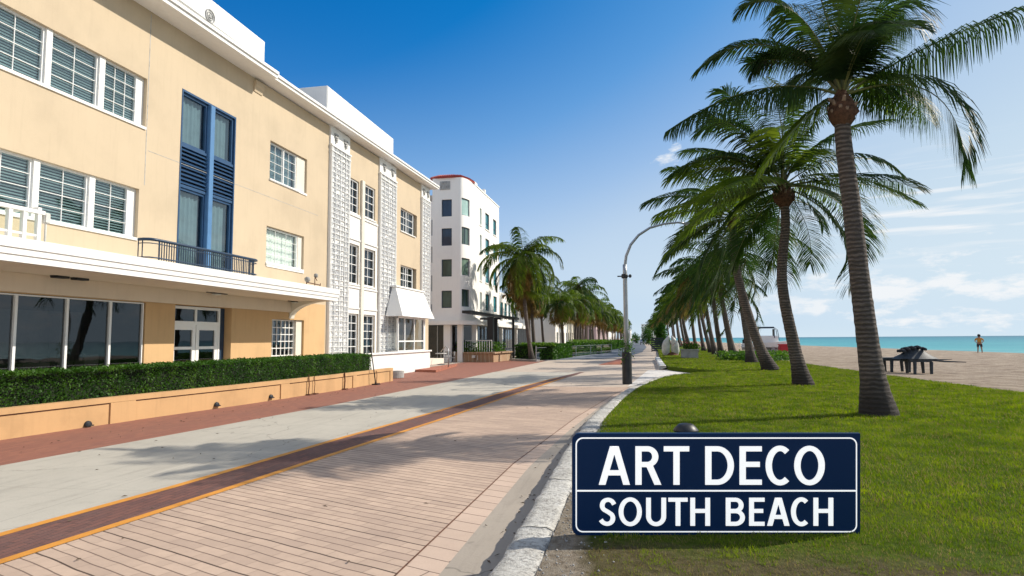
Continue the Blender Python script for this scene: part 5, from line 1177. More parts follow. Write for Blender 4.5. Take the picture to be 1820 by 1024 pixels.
bf = empty('glass_barrier', bpost[0], 'low barrier of thin pale posts and clear glass panels before the street hedges', 'barrier'); bf.location.z = 0
for p in bpost:
    q = MB(); q.box(p.x-.03, p.x+.03, p.y-.03, p.y+.03, 0, 1.15 if p is bpost[0] else 1.0); q.build('post', M['steel'], bf)
for a, b in zip(bpost, bpost[1:]):
    MB().quad((a.x,a.y,.12),(b.x,b.y,.12),(b.x,b.y,.92),(a.x,a.y,.92)).build('glass_panel', M['glassclear'], bf)
    MB().tube([(a.x,a.y,.98 if a is not bpost[0] else 1.0),(b.x,b.y,.98)], .012, 5).build('rail', M['steel'], bf)
sb = MB(); sb.prism([(-9.9,48.0),(-7.4,45.8),(-7.2,46.05),(-9.7,48.3)], 2, 0, .14); tag(sb.build('hedge_curb', M['concrete'], None, org=(-8.5,47,0)), 'low grey concrete kerb edging the first street hedge', 'kerb')
# ================================================================ FARTHER BUILDINGS
def block(lb, x0, x1, y0, y1, h, m, nfl, nwf, nws, cat='building', glassm='darkgreen', grp=None):
    e = empty('far_building', ((x0+x1)/2, (y0+y1)/2, 0), lb, cat, grp); T1 = frameT((0,y0,0),(1,0,0),(0,-1,0)); T2 = frameT((x1,0,0),(0,1,0),(1,0,0)); W_ = MB(); Wn = []
    for T, a, b, nw in ((T1, x0, x1, nwf), (T2, y0, y1, nws)):
        hs = []
        fl = h/nfl
        for i in range(nw):
            for j in range(nfl): u = a+(b-a)*(i+.28)/nw; hs.append((u, u+(b-a)/nw*.45, j*fl+fl*.3, j*fl+fl*.78, .12))
        w2 = MB(T); wall(w2, a, b, 0, h, hs, .12); n0 = len(W_.v); W_.v += w2.v; W_.f += [tuple(i+n0 for i in f) for f in w2.f]; W_.m += w2.m
        Wn += [(T, q) for q in hs]
    W_.quad((x0,y0,h-.2),(x1,y0,h-.2),(x1,y1,h-.2),(x0,y1,h-.2)); W_.build('wall', m, e)
    for T, q in Wn: MB(T).quad((q[1],-.11,q[2]),(q[0],-.11,q[2]),(q[0],-.11,q[3]),(q[1],-.11,q[3])).build('window', M[glassm], e)
    MB().box(x0-.15, x1+.2, y0-.2, y1+.1, h+.002, h+.3).build('roof', M['white'], e)
block('plain white gabled block half hidden behind the street palms', -15.5, -10.2, 78, 92, 6.4, M['whitetower'], 2, 0, 4)
block('long low cream building beyond the plain white block', -17, -12, 95, 120, 7, M['cream'], 2, 2, 8)
block('pale pink low building far down the left side of the street', -14.5, -8.5, 128, 170, 4.5, M['pink'], 1, 3, 10)
block('far white two storey building at the end of the palm row', -16, -8.5, 180, 230, 8, M['whitetower'], 3, 3, 9)
block('small white kiosk block in the far distance of the street', -7, -3.5, 260, 290, 5, M['whitetower'], 1, 2, 3)
for i, (px, h, wdt) in enumerate(((1147, 15, 8), (1158, 19, 7), (1170, 18, 9), (1178, 13, 8))):
    q = gp(px, 604.5, 0); d = 620+20*i; x = (px-1136)/1120*d
    block(['leftmost of the far hazy towers', 'slim hazy tower second from the left on the skyline', 'tallest-looking hazy tower third from the left on the skyline', 'rightmost of the far hazy towers near the palms'][i]+' at the end of the street', x-wdt/2, x+wdt/2, d, d+12, h, M['whitetower'], 6, 3, 2, grp='far towers at the street end')
# ================================================================ LAMP POST
b = gp(1115, 683); b.z = 0
lp = empty('street_lamp', b, 'tall grey street lamp with curved arm and thick black cylindrical base on the paving edge', 'street lamp')
q = MB(); q.lathe([(.175,0),(.175,1.13),(.16,1.16),(.10,1.17)], b, 28); q.build('base', M['black'], lp, smooth=False)
q = MB(); q.lathe([(.092,1.16),(.086,2.0),(.078,4.0),(.074,4.35)], b, 18); q.build('pole', M['steel'], lp, smooth=True)
def lpz(px, py): return yp(px, py, b.y)
arm = [lpz(1110,495), lpz(1110.5,475), lpz(1113,455), lpz(1121,435), lpz(1135,418), lpz(1155,405), lpz(1180,398), lpz(1205,395.5), lpz(1218,397)]
q = MB(); q.tube(arm, [.062,.056,.052,.05,.047,.044,.04,.036,.034], 10); q.build('arm', M['steel'], lp, smooth=True)
q = MB(); c = lpz(1219, 398); T = Matrix.Translation(c) @ Matrix.Rotation(.12, 4, 'Y'); q.T = T; q.box(-.10,.36,-.08,.08,-.04,.05,bv=.03); ho = q.build('lamp_head', M['steel'], lp, smooth=False); MB(T).box(.0,.30,-.05,.05,-.055,-.041).build('lens', M['lens'], ho)
q = MB(); c = lpz(1110, 491); q.lathe([(.10,-.08),(.115,-.05),(.115,.05),(.10,.08)], c, 16); q.tube([c+Vector((-.26,0,.0)), c+Vector((.26,0,.0))], .025, 6); q.tube([c+Vector((.2,0,-.06)), c+Vector((.2,0,.06))], .04, 6); q.build('collar_bracket', M['black'], lp)
r = np.random.default_rng(44); P = np.array([b.x, b.y, 1.3])+r.normal(size=(420, 3))*np.array([.13,.13,.22]); pv = empty('climbing_plant', (b.x, b.y, 1.17), 'small sparse grey green plant growing on top of the black lamp base', 'plant'); leafcloud('foliage', P, .07, [M['bush']], pv, r)
# ================================================================ RIGHT SIDE STREET THINGS
# split pale petal-like sculpture
b = gp(1196, 637, 0); sc_ = empty('petal_sculpture', b, 'pale grey sculpture of two tall upright petals leaning together at the lawn edge', 'sculpture')
for s, cx in ((-1, -.50), (1, .16)):
    bm = bmesh.new(); bmesh.ops.create_uvsphere(bm, u_segments=28, v_segments=18, radius=1)
    for v in bm.verts:
        z = v.co.z; w_ = .31*(1-.25*z) ; x = v.co.x*w_*(1.0 if z < .3 else 1.0-(z-.3)*.4); y = v.co.y*.30
        x += -s*(.22*max(z, 0)**2)+s*.03*(1-z); 
        nz = mnoise.noise(Vector((x*3, y*3, z*3+s)))*.03
        v.co = (x*1.05+nz, y+nz, z*.86)
    me = bpy.data.meshes.new('petal'); bm.to_mesh(me); bm.free(); me.materials.append(M['whitestone']); o = bpy.data.objects.new('petal', me); C.objects.link(o); o.parent = sc_; o.location = (cx, 0, 1.02); me.polygons.foreach_set('use_smooth', [True]*len(me.polygons))
q = MB(); q.lathe([(.55,0),(.6,.1),(.45,.32),(.2,.5)], b, 18); q.build('rock_base', M['rust'], sc_)
b = gp(1226, 637, 0.2); b.z = LAWNZ; q = MB(); q.prism([(-.55,-.5),(.55,-.5),(.58,.5),(-.58,.5)], 2, 0, .55); q.v = [(x+b.x, y+b.y, z+b.z) for x, y, z in q.v]; bx = tag(q.build('planter_box', M['concrete'], None, org=b), 'square weathered concrete planter box with red flowers at the lawn edge', 'planter')
MB().box(b.x-.62,b.x+.62,b.y-.56,b.y+.56,b.z+.553,b.z+.65,bv=.02).build('rim', M['concrete'], bx)
pe = empty('flowering_plant', (b.x, b.y, b.z+.65), 'leafy yellow green plant with small red blossoms growing in the concrete planter box', 'plant'); r = np.random.default_rng(3)
P = np.array([b.x+.12, b.y, b.z+.8])+r.normal(size=(900, 3))*np.array([.25,.2,.13]); leafcloud('foliage', P, .13, [M['bush']], pe, r); P = np.array([b.x-.1, b.y, b.z+1.02])+r.normal(size=(60, 3))*np.array([.45,.25,.15]); leafcloud('blossoms', P, .10, [M['red']], pe, r)
# dark slatted crate
b = gp(1169, 625, 0); q = MB(); cr = empty('slatted_bin', b, 'dark slatted crate-like bin left of the pale petal sculpture', 'bin')
for i in range(7): z = .08+i*.24; q.box(b.x-.75,b.x+.75,b.y-.55,b.y-.5,z,z+.17); q.box(b.x+.7,b.x+.75,b.y-.5,b.y+.5,z,z+.17); q.box(b.x-.75,b.x-.7,b.y-.5,b.y+.5,z,z+.17)
q.build('slat_panel', M['wood'], cr); q = MB()
for x in (-.7,.7):
    for y in (-.45,.45): MB().box(b.x+x-.045,b.x+x+.045,b.y+y-.045,b.y+y+.045,0,1.75).build('corner_post', M['black'], cr)
r = np.random.default_rng(14)
for i, (px, py, w_, h, n_, lb) in enumerate(((1176,622,1.7,3.6,2600,'loose dark green shrub rising behind the slatted bin'), (1152,614,2.6,4.2,2200,'grey green bushy shrub at the far end of the promenade'), (1130,611,2.2,3.2,1600,'small far shrub just right of the lamp post pole'))):
    b = gp(px, py, 0); e = empty('shrub', b, lb, 'shrub'); ph = r.normal(size=(n_, 3)); ph /= np.linalg.norm(ph, axis=1)[:, None]; ph *= (r.random(n_)**.4)[:, None]
    P = np.array([b.x, b.y, h*.55])+ph*np.array([w_*.6, w_*.6, h*.5]); P += np.array([[mnoise.noise(Vector(p*.9)), mnoise.noise(Vector(p*.9+7)), mnoise.noise(Vector(p*.9+3))] for p in P])*.7
    P[:, 2] = np.maximum(P[:, 2], .1); leafcloud('foliage', P, .26, [M['hedge']], e, r); q = MB(); [q.tube([b, b+Vector(((k-1)*.3*w_*.5, 0, h*.6))], .05, 5) for k in range(3)]; q.build('stem', M['bark'], e)
# red-brown wedge ramp in the road
a, b, c = gp(1063, 649), gp(1118, 648), gp(1118, 640); q = MB(); q.add([(a.x,a.y,.01),(b.x+.1,b.y,.01),(c.x+.1,c.y,.01),(b.x+.1,b.y+.3,.30),(c.x+.1,c.y,.34)], [(0,1,2),(0,3,1),(0,4,3),(1,3,4,2),(0,2,4)]); tag(q.build('wedge_ramp', M['brickred'], None, org=a), 'low dark red brick wedge rising from the road behind the lamp base', 'ramp')
# low green shrubs among the palm bases
for i, (x0, x1, py, n_, lb) in enumerate(((1290,1330,640,2600,'low bright green shrub patch around the fifth palm base'), (1335,1372,642,2600,'low green shrub patch between the two leaning palm trunks'), (1368,1393,640,1800,'low green shrub mound at the sand edge right of the leaning palm'))):
    a, b = gp(x0, py, .2), gp(x1, py, .2); e = empty('low_shrub', ((a.x+b.x)/2, (a.y+b.y)/2, LAWNZ), lb, 'shrub', 'low shrubs among the palm bases'); t = r.random(n_); P = np.stack([a.x+(b.x-a.x)*t+r.normal(size=n_)*.3, a.y+(b.y-a.y)*t+r.normal(size=n_)*.8, .2+r.random(n_)*(.42+.2*np.sin(t*9))], 1); leafcloud('foliage', P, .15, [M['bush']], e, r)
# dark round light bollard behind the sign
b = gp(1220, 800, LAWNZ); b.z = LAWNZ; bo = empty('path_light', b, 'short black round garden light with domed cap behind the navy sign', 'path light')
q = MB(); q.lathe([(.10,0),(.10,.17),(.108,.19),(.108,.225)], b, 24); q.build('stem', M['black'], bo, smooth=False)
q = MB(); q.lathe([(.11,.23),(.15,.235),(.162,.247),(.158,.262),(.125,.30),(.10,.325),(.08,.335),(.03,.345),(.0,.347)], b, 32); q.build('cap', M['black'], bo, smooth=True)
# ================================================================ BEACH THINGS
z0 = .12
b0 = gp(1640, 663, z0)
def bench(lb, xa, xb, topz, px_y, legs, extra=None):
    """rough plank table seen side-on"""
    a, b = gp(xa, px_y, z0), gp(xb, px_y, z0); a.z = b.z = z0; d = (b-a); L = d.length; e = empty('beach_table', (a+b)/2, lb, 'table', 'dark plank tables on the sand')
    T = Matrix.Translation(a) @ Matrix.Rotation(math.atan2(d.y, d.x), 4, 'Z'); q = MB(T)
    for k in range(4): q.box(0, L, -.42+k*.215, -.23+k*.215, topz-.09+.008*(k % 2), topz, bv=.015)
    q.build('tabletop', M['wood'], e); MB(T).box(.1, L-.1, -.4, .4, topz-.13, topz-.095).build('apron', M['wood'], e)
    for f in legs:
        for s in (-1, 1): MB(T).tube([(L*f, s*.36, topz-.12), (L*f+.04*s, s*.40, -.02)], [.075, .06], 6).build('leg', M['wood'], e)
    return e, T, L
e1, T1, L1 = bench('long low dark plank table on the sand right beside the tallest palm trunk', 1558, 1614, .62, 661, (.38, .93))
e2, T2, L2 = bench('dark plank table on the sand carrying a lumpy covered bundle, right of the longer one', 1608, 1654, .61, 664, (.25, .88))
bn = empty('covered_bundle', T2 @ Vector((L2*.4, 0, .61)), 'lumpy dark blue grey covered bundle with dark rolls lying on the right beach table', 'bundle')
q = MB(T2 @ Matrix.Translation((L2*.42, 0, .612))); prof = [(.95,0),(.76,.08),(.56,.18),(.42,.29),(.37,.36),(.22,.40),(.02,.41)]
nn_ = 18; vs = [(math.cos(2*PI*j/nn_)*r_*(1+.12*mnoise.noise(Vector((j*.8,k,2))))*.95, math.sin(2*PI*j/nn_)*r_*.5, z) for k, (r_, z) in enumerate(prof) for j in range(nn_)]
q.add(vs, [(k*nn_+j, k*nn_+(j+1) % nn_, (k+1)*nn_+(j+1) % nn_, (k+1)*nn_+j) for k in range(len(prof)-1) for j in range(nn_)]); q.build('cover', M['wood'], bn, smooth=True)
q = MB(T2 @ Matrix.Translation((L2*.42, 0, 1.0)))
for x, z, rr in ((-.50,-.08,.075),(-.34,.0,.08),(-.12,.04,.08),(.10,.06,.075),(.30,.0,.07)): q.tube([(x,-.3,z),(x+.03,0,z+.03),(x,.3,z)], [rr*.8,rr,rr*.8], 9)
q.build('rolled_towel', M['darkcloth'], bn, smooth=True)
dw = empty('driftwood_plank', T2 @ Vector((L2, 0, .40)), 'thin weathered plank jutting to the right from the end of the beach table', 'plank'); q = MB(T2); q.tube([(L2*.9,-.1,.57),(L2+.5,-.12,.50),(L2+1.3,-.15,.47)], [.05,.04,.015], 6); q.tube([(L2*.95,.15,.60),(L2+.4,.12,.56),(L2+.9,.1,.58)], [.03,.03,.012], 6); q.build('stick', M['wood'], dw)
# person on the beach, back to the viewer, hands on hips
pb_ = gp(1742, 629, .02); pb_.z = .03
pe = empty('person', pb_, 'person in mustard top and dark shorts standing near the waterline with hands on hips', 'person', rz=-.35)
def skin(name, verts, edges, rad, m, parent, sub=2, rootv=0):
    me = bpy.data.meshes.new(name); me.from_pydata(verts, edges, []); o = bpy.data.objects.new(name, me); C.objects.link(o); o.parent = parent; me.materials.append(m)
    md = o.modifiers.new('skin', 'SKIN'); md.use_smooth_shade = True
    for i, v in enumerate(me.skin_vertices[0].data): rr = rad[i]; v.radius = rr if isinstance(rr, tuple) else (rr, rr); v.use_root = (i == rootv)
    s = o.modifiers.new('sub', 'SUBSURF'); s.levels = sub; s.render_levels = sub; return o
Vb = [(0,0,.92),(0,.0,1.10),(0,.01,1.30),(0,.01,1.44),(0,.0,1.50),(0,-.01,1.58),(0,-.01,1.68),
      (-.10,0,.86),(-.13,.02,.48),(-.15,.05,.08),(-.16,-.07,.03),(.10,0,.86),(.14,-.02,.48),(.17,.03,.08),(.18,-.09,.03),
      (-.18,.01,1.40),(-.33,.06,1.17),(-.20,-.04,1.00),(-.15,-.07,.97),(.18,.01,1.40),(.33,.06,1.17),(.20,-.04,1.00),(.15,-.07,.97)]
Eb = [(0,1),(1,2),(2,3),(3,4),(4,5),(5,6),(0,7),(7,8),(8,9),(9,10),(0,11),(11,12),(12,13),(13,14),(3,15),(15,16),(16,17),(17,18),(3,19),(19,20),(20,21),(21,22)]
Rb = [(.15,.11),(.14,.10),(.16,.11),(.12,.09),.055,.085,.075,.10,.06,.04,.035,.10,.06,.04,.035,.06,.042,.032,.03,.06,.042,.032,.03]
body = skin('body', Vb, Eb, Rb, M['skin'], pe)
skin('shirt', [(0,0,1.0),(0,0,1.18),(0,.01,1.32),(0,.01,1.42),(-.19,.01,1.39),(-.30,.05,1.22),(.19,.01,1.39),(.30,.05,1.22)], [(0,1),(1,2),(2,3),(3,4),(4,5),(3,6),(6,7)], [(.20,.15),(.185,.14),(.19,.14),(.14,.11),.085,.085,.085,.085], M['mustard'], pe)
skin('shorts', [(0,0,.96),(-.11,0,.84),(-.135,.01,.60),(.11,0,.84),(.145,-.01,.60)], [(0,1),(1,2),(0,3),(3,4)], [(.17,.13),.12,.095,.12,.095], M['darkcloth'], pe)
q = MB(); q.lathe([(.03,-.13),(.10,-.10),(.125,-.02),(.125,.05),(.09,.11),(.02,.135)], pb_+Vector((0,.01,1.66)), 16); ho = q.build('hair', M['hair'], pe, smooth=True)
# lifeguard launch on a trailer with red box behind the palms
b = gp(1368, 624, .1); b.z = .1; D = (b-CP).length
bt = empty('beach_boat', b, 'white open motor boat with dark canopy frame parked on the sand behind the palm trunks', 'boat'); T = Matrix.Translation(b) @ Matrix.Rotation(YAW*.2-.1, 4, 'Z')
q = MB(T); secs = [(-3.0,.75,.9),(-1.5,.95,.95),(0,.98,1.0),(1.5,.85,1.1),(2.6,.45,1.25),(3.2,.04,1.4)]; vs = []
for x, w_, h in secs: vs += [(x,-w_,h),(x,-w_*.85,.45),(x,0,.15+.1*(x > 1.5)),(x,w_*.85,.45),(x,w_,h),(x,w_*.8,h-.08),(x,w_*.7,.55),(x,-w_*.7,.55),(x,-w_*.8,h-.08)]
q.add(vs, [(9*i+k, 9*i+(k+1) % 9, 9*i+9+(k+1) % 9, 9*i+9+k) for i in range(5) for k in range(9)]+[tuple(range(9))]); q.build('hull', M['whiteclean'], bt)
q = MB(T); q.box(-1.3,.9,-.6,.6,.6,1.75,bv=.08); q.build('console', M['whiteclean'], bt)
q = MB(T)
for s in (-.55,.55): q.tube([(-1.2,s,.9),(-1.15,s,2.5),(-.9,s,2.62),(.6,s,2.62),(.85,s,2.4),(1.0,s,1.2)], .035, 7)
q.box(-1.3,.5,-.7,.7,2.60,2.76,bv=.04); q.box(.45,.53,-.65,.65,1.5,2.5); q.build('canopy_frame', M['navymetal'], bt); q = MB(T); q.box(-2.9,-2.6,-.2,.2,.5,1.35,bv=.06); q.build('outboard_motor', M['black'], bt)
q = MB(T); q.box(-2.6,2.4,-.5,.5,.0,.12); [q.tube([(x,-.75,.14),(x,-.62,.14)], .24, 14) for x in (-.6,.3)]; q.build('trailer', M['steel'], bt)
b = gp(1398, 625, .1); b.z = .1; q = MB(); q.box(b.x-.75,b.x+.75,b.y-.5,b.y+.5,.1,.78,bv=.05); bx = tag(q.build('red_chest', M['red'], None, org=b), 'red plastic equipment chest on the sand right of the white boat', 'chest'); MB().box(b.x-.8,b.x+.8,b.y-.55,b.y+.55,.785,.92,bv=.04).build('lid', M['red'], bx)
rp = empty('rope_fence', (9.5, 60, .1), 'rope fence of thin pale posts along the sand behind the palm row', 'fence'); pts = [gp(px, 619+(1400-px)*.0, .1) for px in range(1296, 1350, 9)]
for p in pts: MB().tube([(p.x,p.y,.05),(p.x,p.y,1.15)], .04, 6).build('post', M['whitestone'], rp)
q = MB()
for z in (.5, 1.0):
    for a, b in zip(pts, pts[1:]): q.tube([(a.x,a.y,z),((a.x+b.x)/2,(a.y+b.y)/2,z-.06),(b.x,b.y,z)], .02, 5)
q.build('rope', M['whitestone'], rp)
# ================================================================ PARKED CARS FAR DOWN THE STREET
def car(x, y, rz, lb, paint):
    e = empty('parked_car', (x, y, 0), lb, 'car', 'cars parked far down the street', rz); T = Matrix.Translation((x, y, 0)); q = MB(T)
    pr = [(-2.1,.35),(-2.15,.75),(-1.9,.95),(-1.3,1.0),(-.75,1.42),(.65,1.45),(1.35,1.02),(2.0,.9),(2.15,.6),(2.1,.35)]
    q.prism([(p[0], p[1]) for p in pr], 0, -.85, .85); o = q.build('body', paint, e)
    for s in (-1, 1): MB(T).prism([(-1.15,1.02),(-.72,1.34),(.6,1.36),(1.15,1.03)], 0, s*.853, s*.86).build('side_window', M['navyglass'], e)
    MB(T).add([(-.7,-1.27,1.03),(.7,-1.27,1.03),(.62,-.80,1.40),(-.62,-.80,1.40)], [(0,1,2,3)]).build('rear_window', M['navyglass'], e)
    for sx_ in (-.78,.78):
        for yy in (-1.35,1.35): MB(T).tube([(sx_-.1,yy,.33),(sx_+.1,yy,.33)], .33, 16).build('wheel', M['black'], e)
car(-2.6, 122, 0, 'white car parked nearest in the far street', M['whiteclean']); car(-2.8, 134, .02, 'dark car parked behind the white one', M['blue']); car(-3.0, 150, 0, 'red car parked farther along the street', M['red']); car(1.0, 170, 0, 'pale car on the right side of the far street', M['steel'])
# ================================================================ THE SIGN
bl = gp(1017, 952, LAWNZ); br = gp(1529, 952, LAWNZ)
cdir = RM @ Vector((0, 0, -1)); sX = RM @ Vector((1, 0, 0)); sY = RM @ Vector((0, 1, 0))
dist = (bl-CP).dot(cdir); s = dist/F
cen = CP+cdir*dist+sX*((1273-910)*s)+sY*((512-861)*s)
sT = Matrix.Translation(cen) @ Matrix(((sX.x, -cdir.x*-1*-1, sY.x, 0), (sX.y, 0, sY.y, 0), (sX.z, 0, sY.z, 0), (0,0,0,1)))
sT = Matrix(((sX.x, cdir.x, sY.x, cen.x), (sX.y, cdir.y, sY.y, cen.y), (sX.z, cdir.z, sY.z, cen.z), (0,0,0,1)))   # local x right, y into scene, z up
sg = empty('street_sign', (cen.x, cen.y, LAWNZ), 'navy blue sign reading ART DECO SOUTH BEACH in white, on the lawn edge', 'sign')
def rr(x0, x1, z0_, z1_, r, n=8, right=True):
    out = []
    for cx, cz_, a0, on in ((x1-r, z1_-r, 0, right), (x0+r, z1_-r, 90, True), (x0+r, z0_+r, 180, True), (x1-r, z0_+r, 270, right)):
        if on: out += [(cx+r*math.cos(math.radians(a0+90*i/n)), cz_+r*math.sin(math.radians(a0+90*i/n))) for i in range(n+1)]
        else: out.append((x1 if a0 in (0, 270) else x0, z1_ if a0 in (0, 90) else z0_))
    return out
W2, H2 = 256*s, 90.5*s
m, nt_, b_ = newmat('navy_sign_enamel'); b_.inputs['Base Color'].default_value = (.0045, .028, .092, 1); b_.inputs['Roughness'].default_value = .45; b_.inputs['Specular IOR Level'].default_value = .2; M['sign'] = m
m, nt_, b_ = newmat('white_lettering_added_glow'); b_.inputs['Base Color'].default_value = (.85, .85, .83, 1); b_.inputs['Roughness'].default_value = .5; b_.inputs['Emission Color'].default_value = (1, 1, .98, 1); b_.inputs['Emission Strength'].default_value = .55; M['letter'] = m  # emission added so the letters stay white on the sign's shaded face
q = MB(sT); q.prism(rr(-W2, W2, -H2, H2, 13*s, right=False), 1, .0, .03); q.build('panel', M['sign'], sg)
out = rr(-W2+6*s, W2-6*s, -H2+5.5*s, H2-7*s, 13*s); inn = rr(-W2+8.2*s, W2-8.2*s, -H2+7.7*s, H2-9.2*s, 11*s); n = len(out)
q = MB(sT); vs = [(x, -.003, z) for x, z in out]+[(x, -.003, z) for x, z in inn]+[(x, -.0005, z) for x, z in out]+[(x, -.0005, z) for x, z in inn]
q.add(vs, [(i, (i+1) % n, n+(i+1) % n, n+i) for i in range(n)]+[(i, 2*n+i, 2*n+(i+1) % n, (i+1) % n) for i in range(n)])
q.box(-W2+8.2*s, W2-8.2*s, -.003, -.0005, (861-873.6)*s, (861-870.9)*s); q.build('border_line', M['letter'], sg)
q = MB(sT)
for x in (-W2*.6, W2*.6): MB(sT).box(x-.03, x+.03, .031, .09, -H2-.25, H2-.1).build('support_post', M['black'], sg)
# lettering drawn as strokes (pen outlines), letter boxes surveyed from the photograph
def arcp(cx, cz_, rx, rz, a0, a1, n=20): return [(cx+rx*math.cos(math.radians(a0+(a1-a0)*i/n)), cz_+rz*math.sin(math.radians(a0+(a1-a0)*i/n))) for i in range(n+1)]
def stroke(q, pts, w, wv=None):
    """flat ribbon of width w (wv: width of near-horizontal strokes)"""
    P = [Vector((a, 0, b)) for a, b in pts]; L = []; n = len(P)
    for i, p in enumerate(P):
        t = (P[min(i+1, n-1)]-P[max(i-1, 0)]).normalized(); nn = Vector((-t.z, 0, t.x)); ww = w if wv is None else w*t.z*t.z+wv*t.x*t.x; L += [p+nn*ww/2, p-nn*ww/2]
    y0, y1 = -.006, -.0005
    vs = [(v.x, y0, v.z) for v in L]+[(v.x, y1, v.z) for v in L]; m_ = 2*n
    q.add(vs, [(2*i, 2*i+1, 2*i+3, 2*i+2) for i in range(n-1)]+[(2*i, 2*i+2, m_+2*i+2, m_+2*i) for i in range(n-1)]+[(2*i+1, m_+2*i+1, m_+2*i+3, 2*i+3) for i in range(n-1)]+[(0, m_, m_+1, 1), (2*n-2, 2*n-1, m_+2*n-1, m_+2*n-2)])
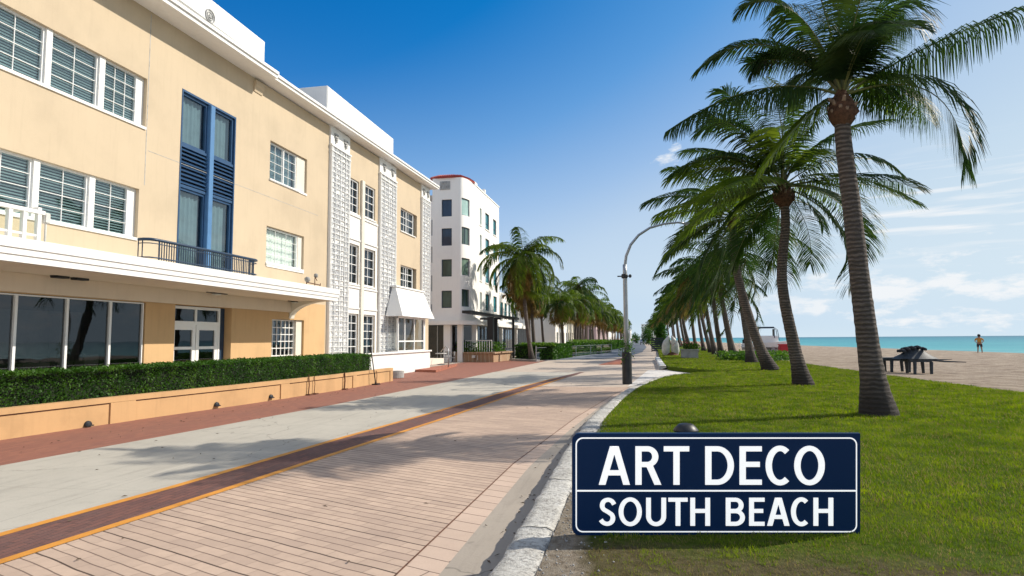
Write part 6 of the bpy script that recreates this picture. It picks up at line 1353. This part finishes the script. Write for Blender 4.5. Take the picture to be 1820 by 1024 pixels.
def letter(ch, x0, x1, zb, zt, w):
    q = MB(sT); h = zt-zb; W = x1-x0; hw = w/2; wv = w*.82; o = .0
    Z = lambda a: (x0+(a[0])*W, zb+a[1]*h)
    def bar(xa, xb, za, zb_): q.box(min(xa,xb), max(xa,xb), -.006, -.0005, min(za,zb_), max(za,zb_))
    def lean(xa, za, xb, zb_, ww):   # slanted stem with level ends
        q.add([(xa-ww/2,-.006,za),(xa+ww/2,-.006,za),(xb+ww/2,-.006,zb_),(xb-ww/2,-.006,zb_),(xa-ww/2,-.0005,za),(xa+ww/2,-.0005,za),(xb+ww/2,-.0005,zb_),(xb-ww/2,-.0005,zb_)], [(0,1,2,3),(0,4,5,1),(1,5,6,2),(2,6,7,3),(3,7,4,0)])
    if ch == 'A':
        lean(x0+w*.54, zb, (x0+x1)/2-w*.17, zt, w*1.08); lean(x1-w*.54, zb, (x0+x1)/2+w*.17, zt-.0001, w*1.08); q.box(x0+W*.24, x1-W*.24, -.0062, -.0005, zb+h*.245, zb+h*.245+wv)
    elif ch == 'R':
        bar(x0, x0+w, zb, zt); rz = (h*.54)/2; cz_ = zt-rz; rx = W*.42; cx = x0+W*.88-rx
        pts = [(x0+w, zt-wv/2), (cx, zt-wv/2)]+arcp(cx, cz_, rx-hw, rz-wv/2, 88, -88)[0:]+[(cx, cz_-rz+wv/2), (x0+w, cz_-rz+wv/2)]; stroke(q, pts, w, wv)
        lean(x1-w*.58, zb, x0+W*.52, cz_-rz+wv*.5, w*1.12)
    elif ch == 'T': bar(x0, x1, zt-wv, zt); c_ = (x0+x1)/2; bar(c_-hw, c_+hw, zb, zt-wv)
    elif ch == 'D':
        bar(x0, x0+w, zb, zt); cx = x0+W*.42; rx = x1-cx; stroke(q, [(x0+w, zt-wv/2), (cx, zt-wv/2)]+arcp(cx, (zb+zt)/2, rx-hw, h/2-wv/2, 88, -88, 28)+[(cx, zb+wv/2), (x0+w, zb+wv/2)], w, wv)
    elif ch == 'E':
        bar(x0, x0+w, zb, zt); bar(x0+w, x1, zt-wv, zt); bar(x0+w, x1, zb, zb+wv); bar(x0+w, x1-W*.09, zb+h*.53-wv/2, zb+h*.53+wv/2)
    elif ch == 'H': bar(x0, x0+w, zb, zt); bar(x1-w, x1, zb, zt); bar(x0+w, x1-w, zb+h*.53-wv/2, zb+h*.53+wv/2)
    elif ch == 'C':
        stroke(q, arcp(x0+W*.55, (zb+zt)/2, W*.55-hw, h/2-wv/2+h*.012, 52, 308, 36), w, wv*1.05)
    elif ch == 'O': stroke(q, arcp((x0+x1)/2, (zb+zt)/2, W/2-hw, h/2-wv/2+h*.012, 0, 360, 48), w, wv)
    elif ch == 'U':
        rz = h*.34; rx = W/2-hw; c_ = (x0+x1)/2; stroke(q, [(x0+hw, zt), (x0+hw, zb+rz)]+arcp(c_, zb+rz, rx, rz-wv/2+h*.012, 180, 360, 28)[1:-1]+[(x1-hw, zb+rz), (x1-hw, zt)], w, wv)
    elif ch == 'B':
        bar(x0, x0+w, zb, zt); hm = zb+h*.53; r1 = (zt-hm)/2+wv*.25; cx = x0+W*.50
        stroke(q, [(x0+w, zt-wv/2), (cx, zt-wv/2)]+arcp(cx, zt-r1, W*.93-W*.5-hw, r1-wv/2, 88, -88, 18)+[(cx, zt-2*r1+wv/2), (x0+w, zt-2*r1+wv/2)], w, wv)
        r2 = (hm-zb)/2+wv*.22; n0 = len(q.v); stroke(q, [(x0+w, zb+2*r2-wv/2), (cx, zb+2*r2-wv/2)]+arcp(cx, zb+r2, x1-cx-hw, r2-wv/2, 88, -88, 18)+[(cx, zb+wv/2), (x0+w, zb+wv/2)], w, wv)
        fr_ = (sT.to_3x3() @ Vector((0, -.0004, 0))); q.v[n0:] = [(v[0]+fr_.x, v[1]+fr_.y, v[2]+fr_.z) for v in q.v[n0:]]
    elif ch == 'S':
        k = [(.97,.80),(.86,.90),(.72,.96),(.55,.985),(.36,.965),(.2,.90),(.12,.79),(.13,.68),(.24,.59),(.42,.53),(.62,.46),(.80,.38),(.88,.27),(.85,.15),(.72,.055),(.52,.012),(.32,.025),(.14,.085),(.02,.17)]
        P = []
        for i in range(len(k)-1):
            p0, p1, p2, p3 = [Vector(k[max(0, min(len(k)-1, i+d))]) for d in (-1, 0, 1, 2)]
            for f in (0, .25, .5, .75): P.append(.5*((2*p1)+(p2-p0)*f+(2*p0-5*p1+4*p2-p3)*f*f+(3*p1-p0-3*p2+p3)*f**3))
        P.append(Vector(k[-1])); stroke(q, [(x0+hw*.9+(W-w*.9)*(p.x if True else 0), zb+wv*.42+(h-wv*.84)*p.y) for p in P], w, wv)
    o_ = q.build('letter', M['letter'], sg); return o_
def word(txt, boxes, yt, yb, w):
    for ch, (a, b) in zip(txt, boxes): letter(ch, (a-1273)*s, (b-1273)*s, (861-yb)*s, (861-yt)*s, w*s)
# pixel boxes measured on the photograph (crop offset 860,700, scale 2.459)
cx = lambda v: 860+v/2.4595
word('ARTDECO', [(cx(502), cx(638)), (cx(662), cx(776)), (cx(786), cx(897)), (cx(967), cx(1092)), (cx(1117), cx(1214)), (cx(1231), cx(1345)), (cx(1356), cx(1489))], 700+229/2.4595, 700+397/2.4595, 27/2.4595)
word('SOUTHBEACH', [(cx(501), cx(580)), (cx(589), cx(690)), (cx(709), cx(796)), (cx(806), cx(890)), (cx(902), cx(988)), (cx(1057), cx(1140)), (cx(1159), cx(1226)), (cx(1238), cx(1335)), (cx(1342), cx(1424)), (cx(1440), cx(1526))], 700+454/2.4595, 700+576/2.4595, 20.5/2.4595)
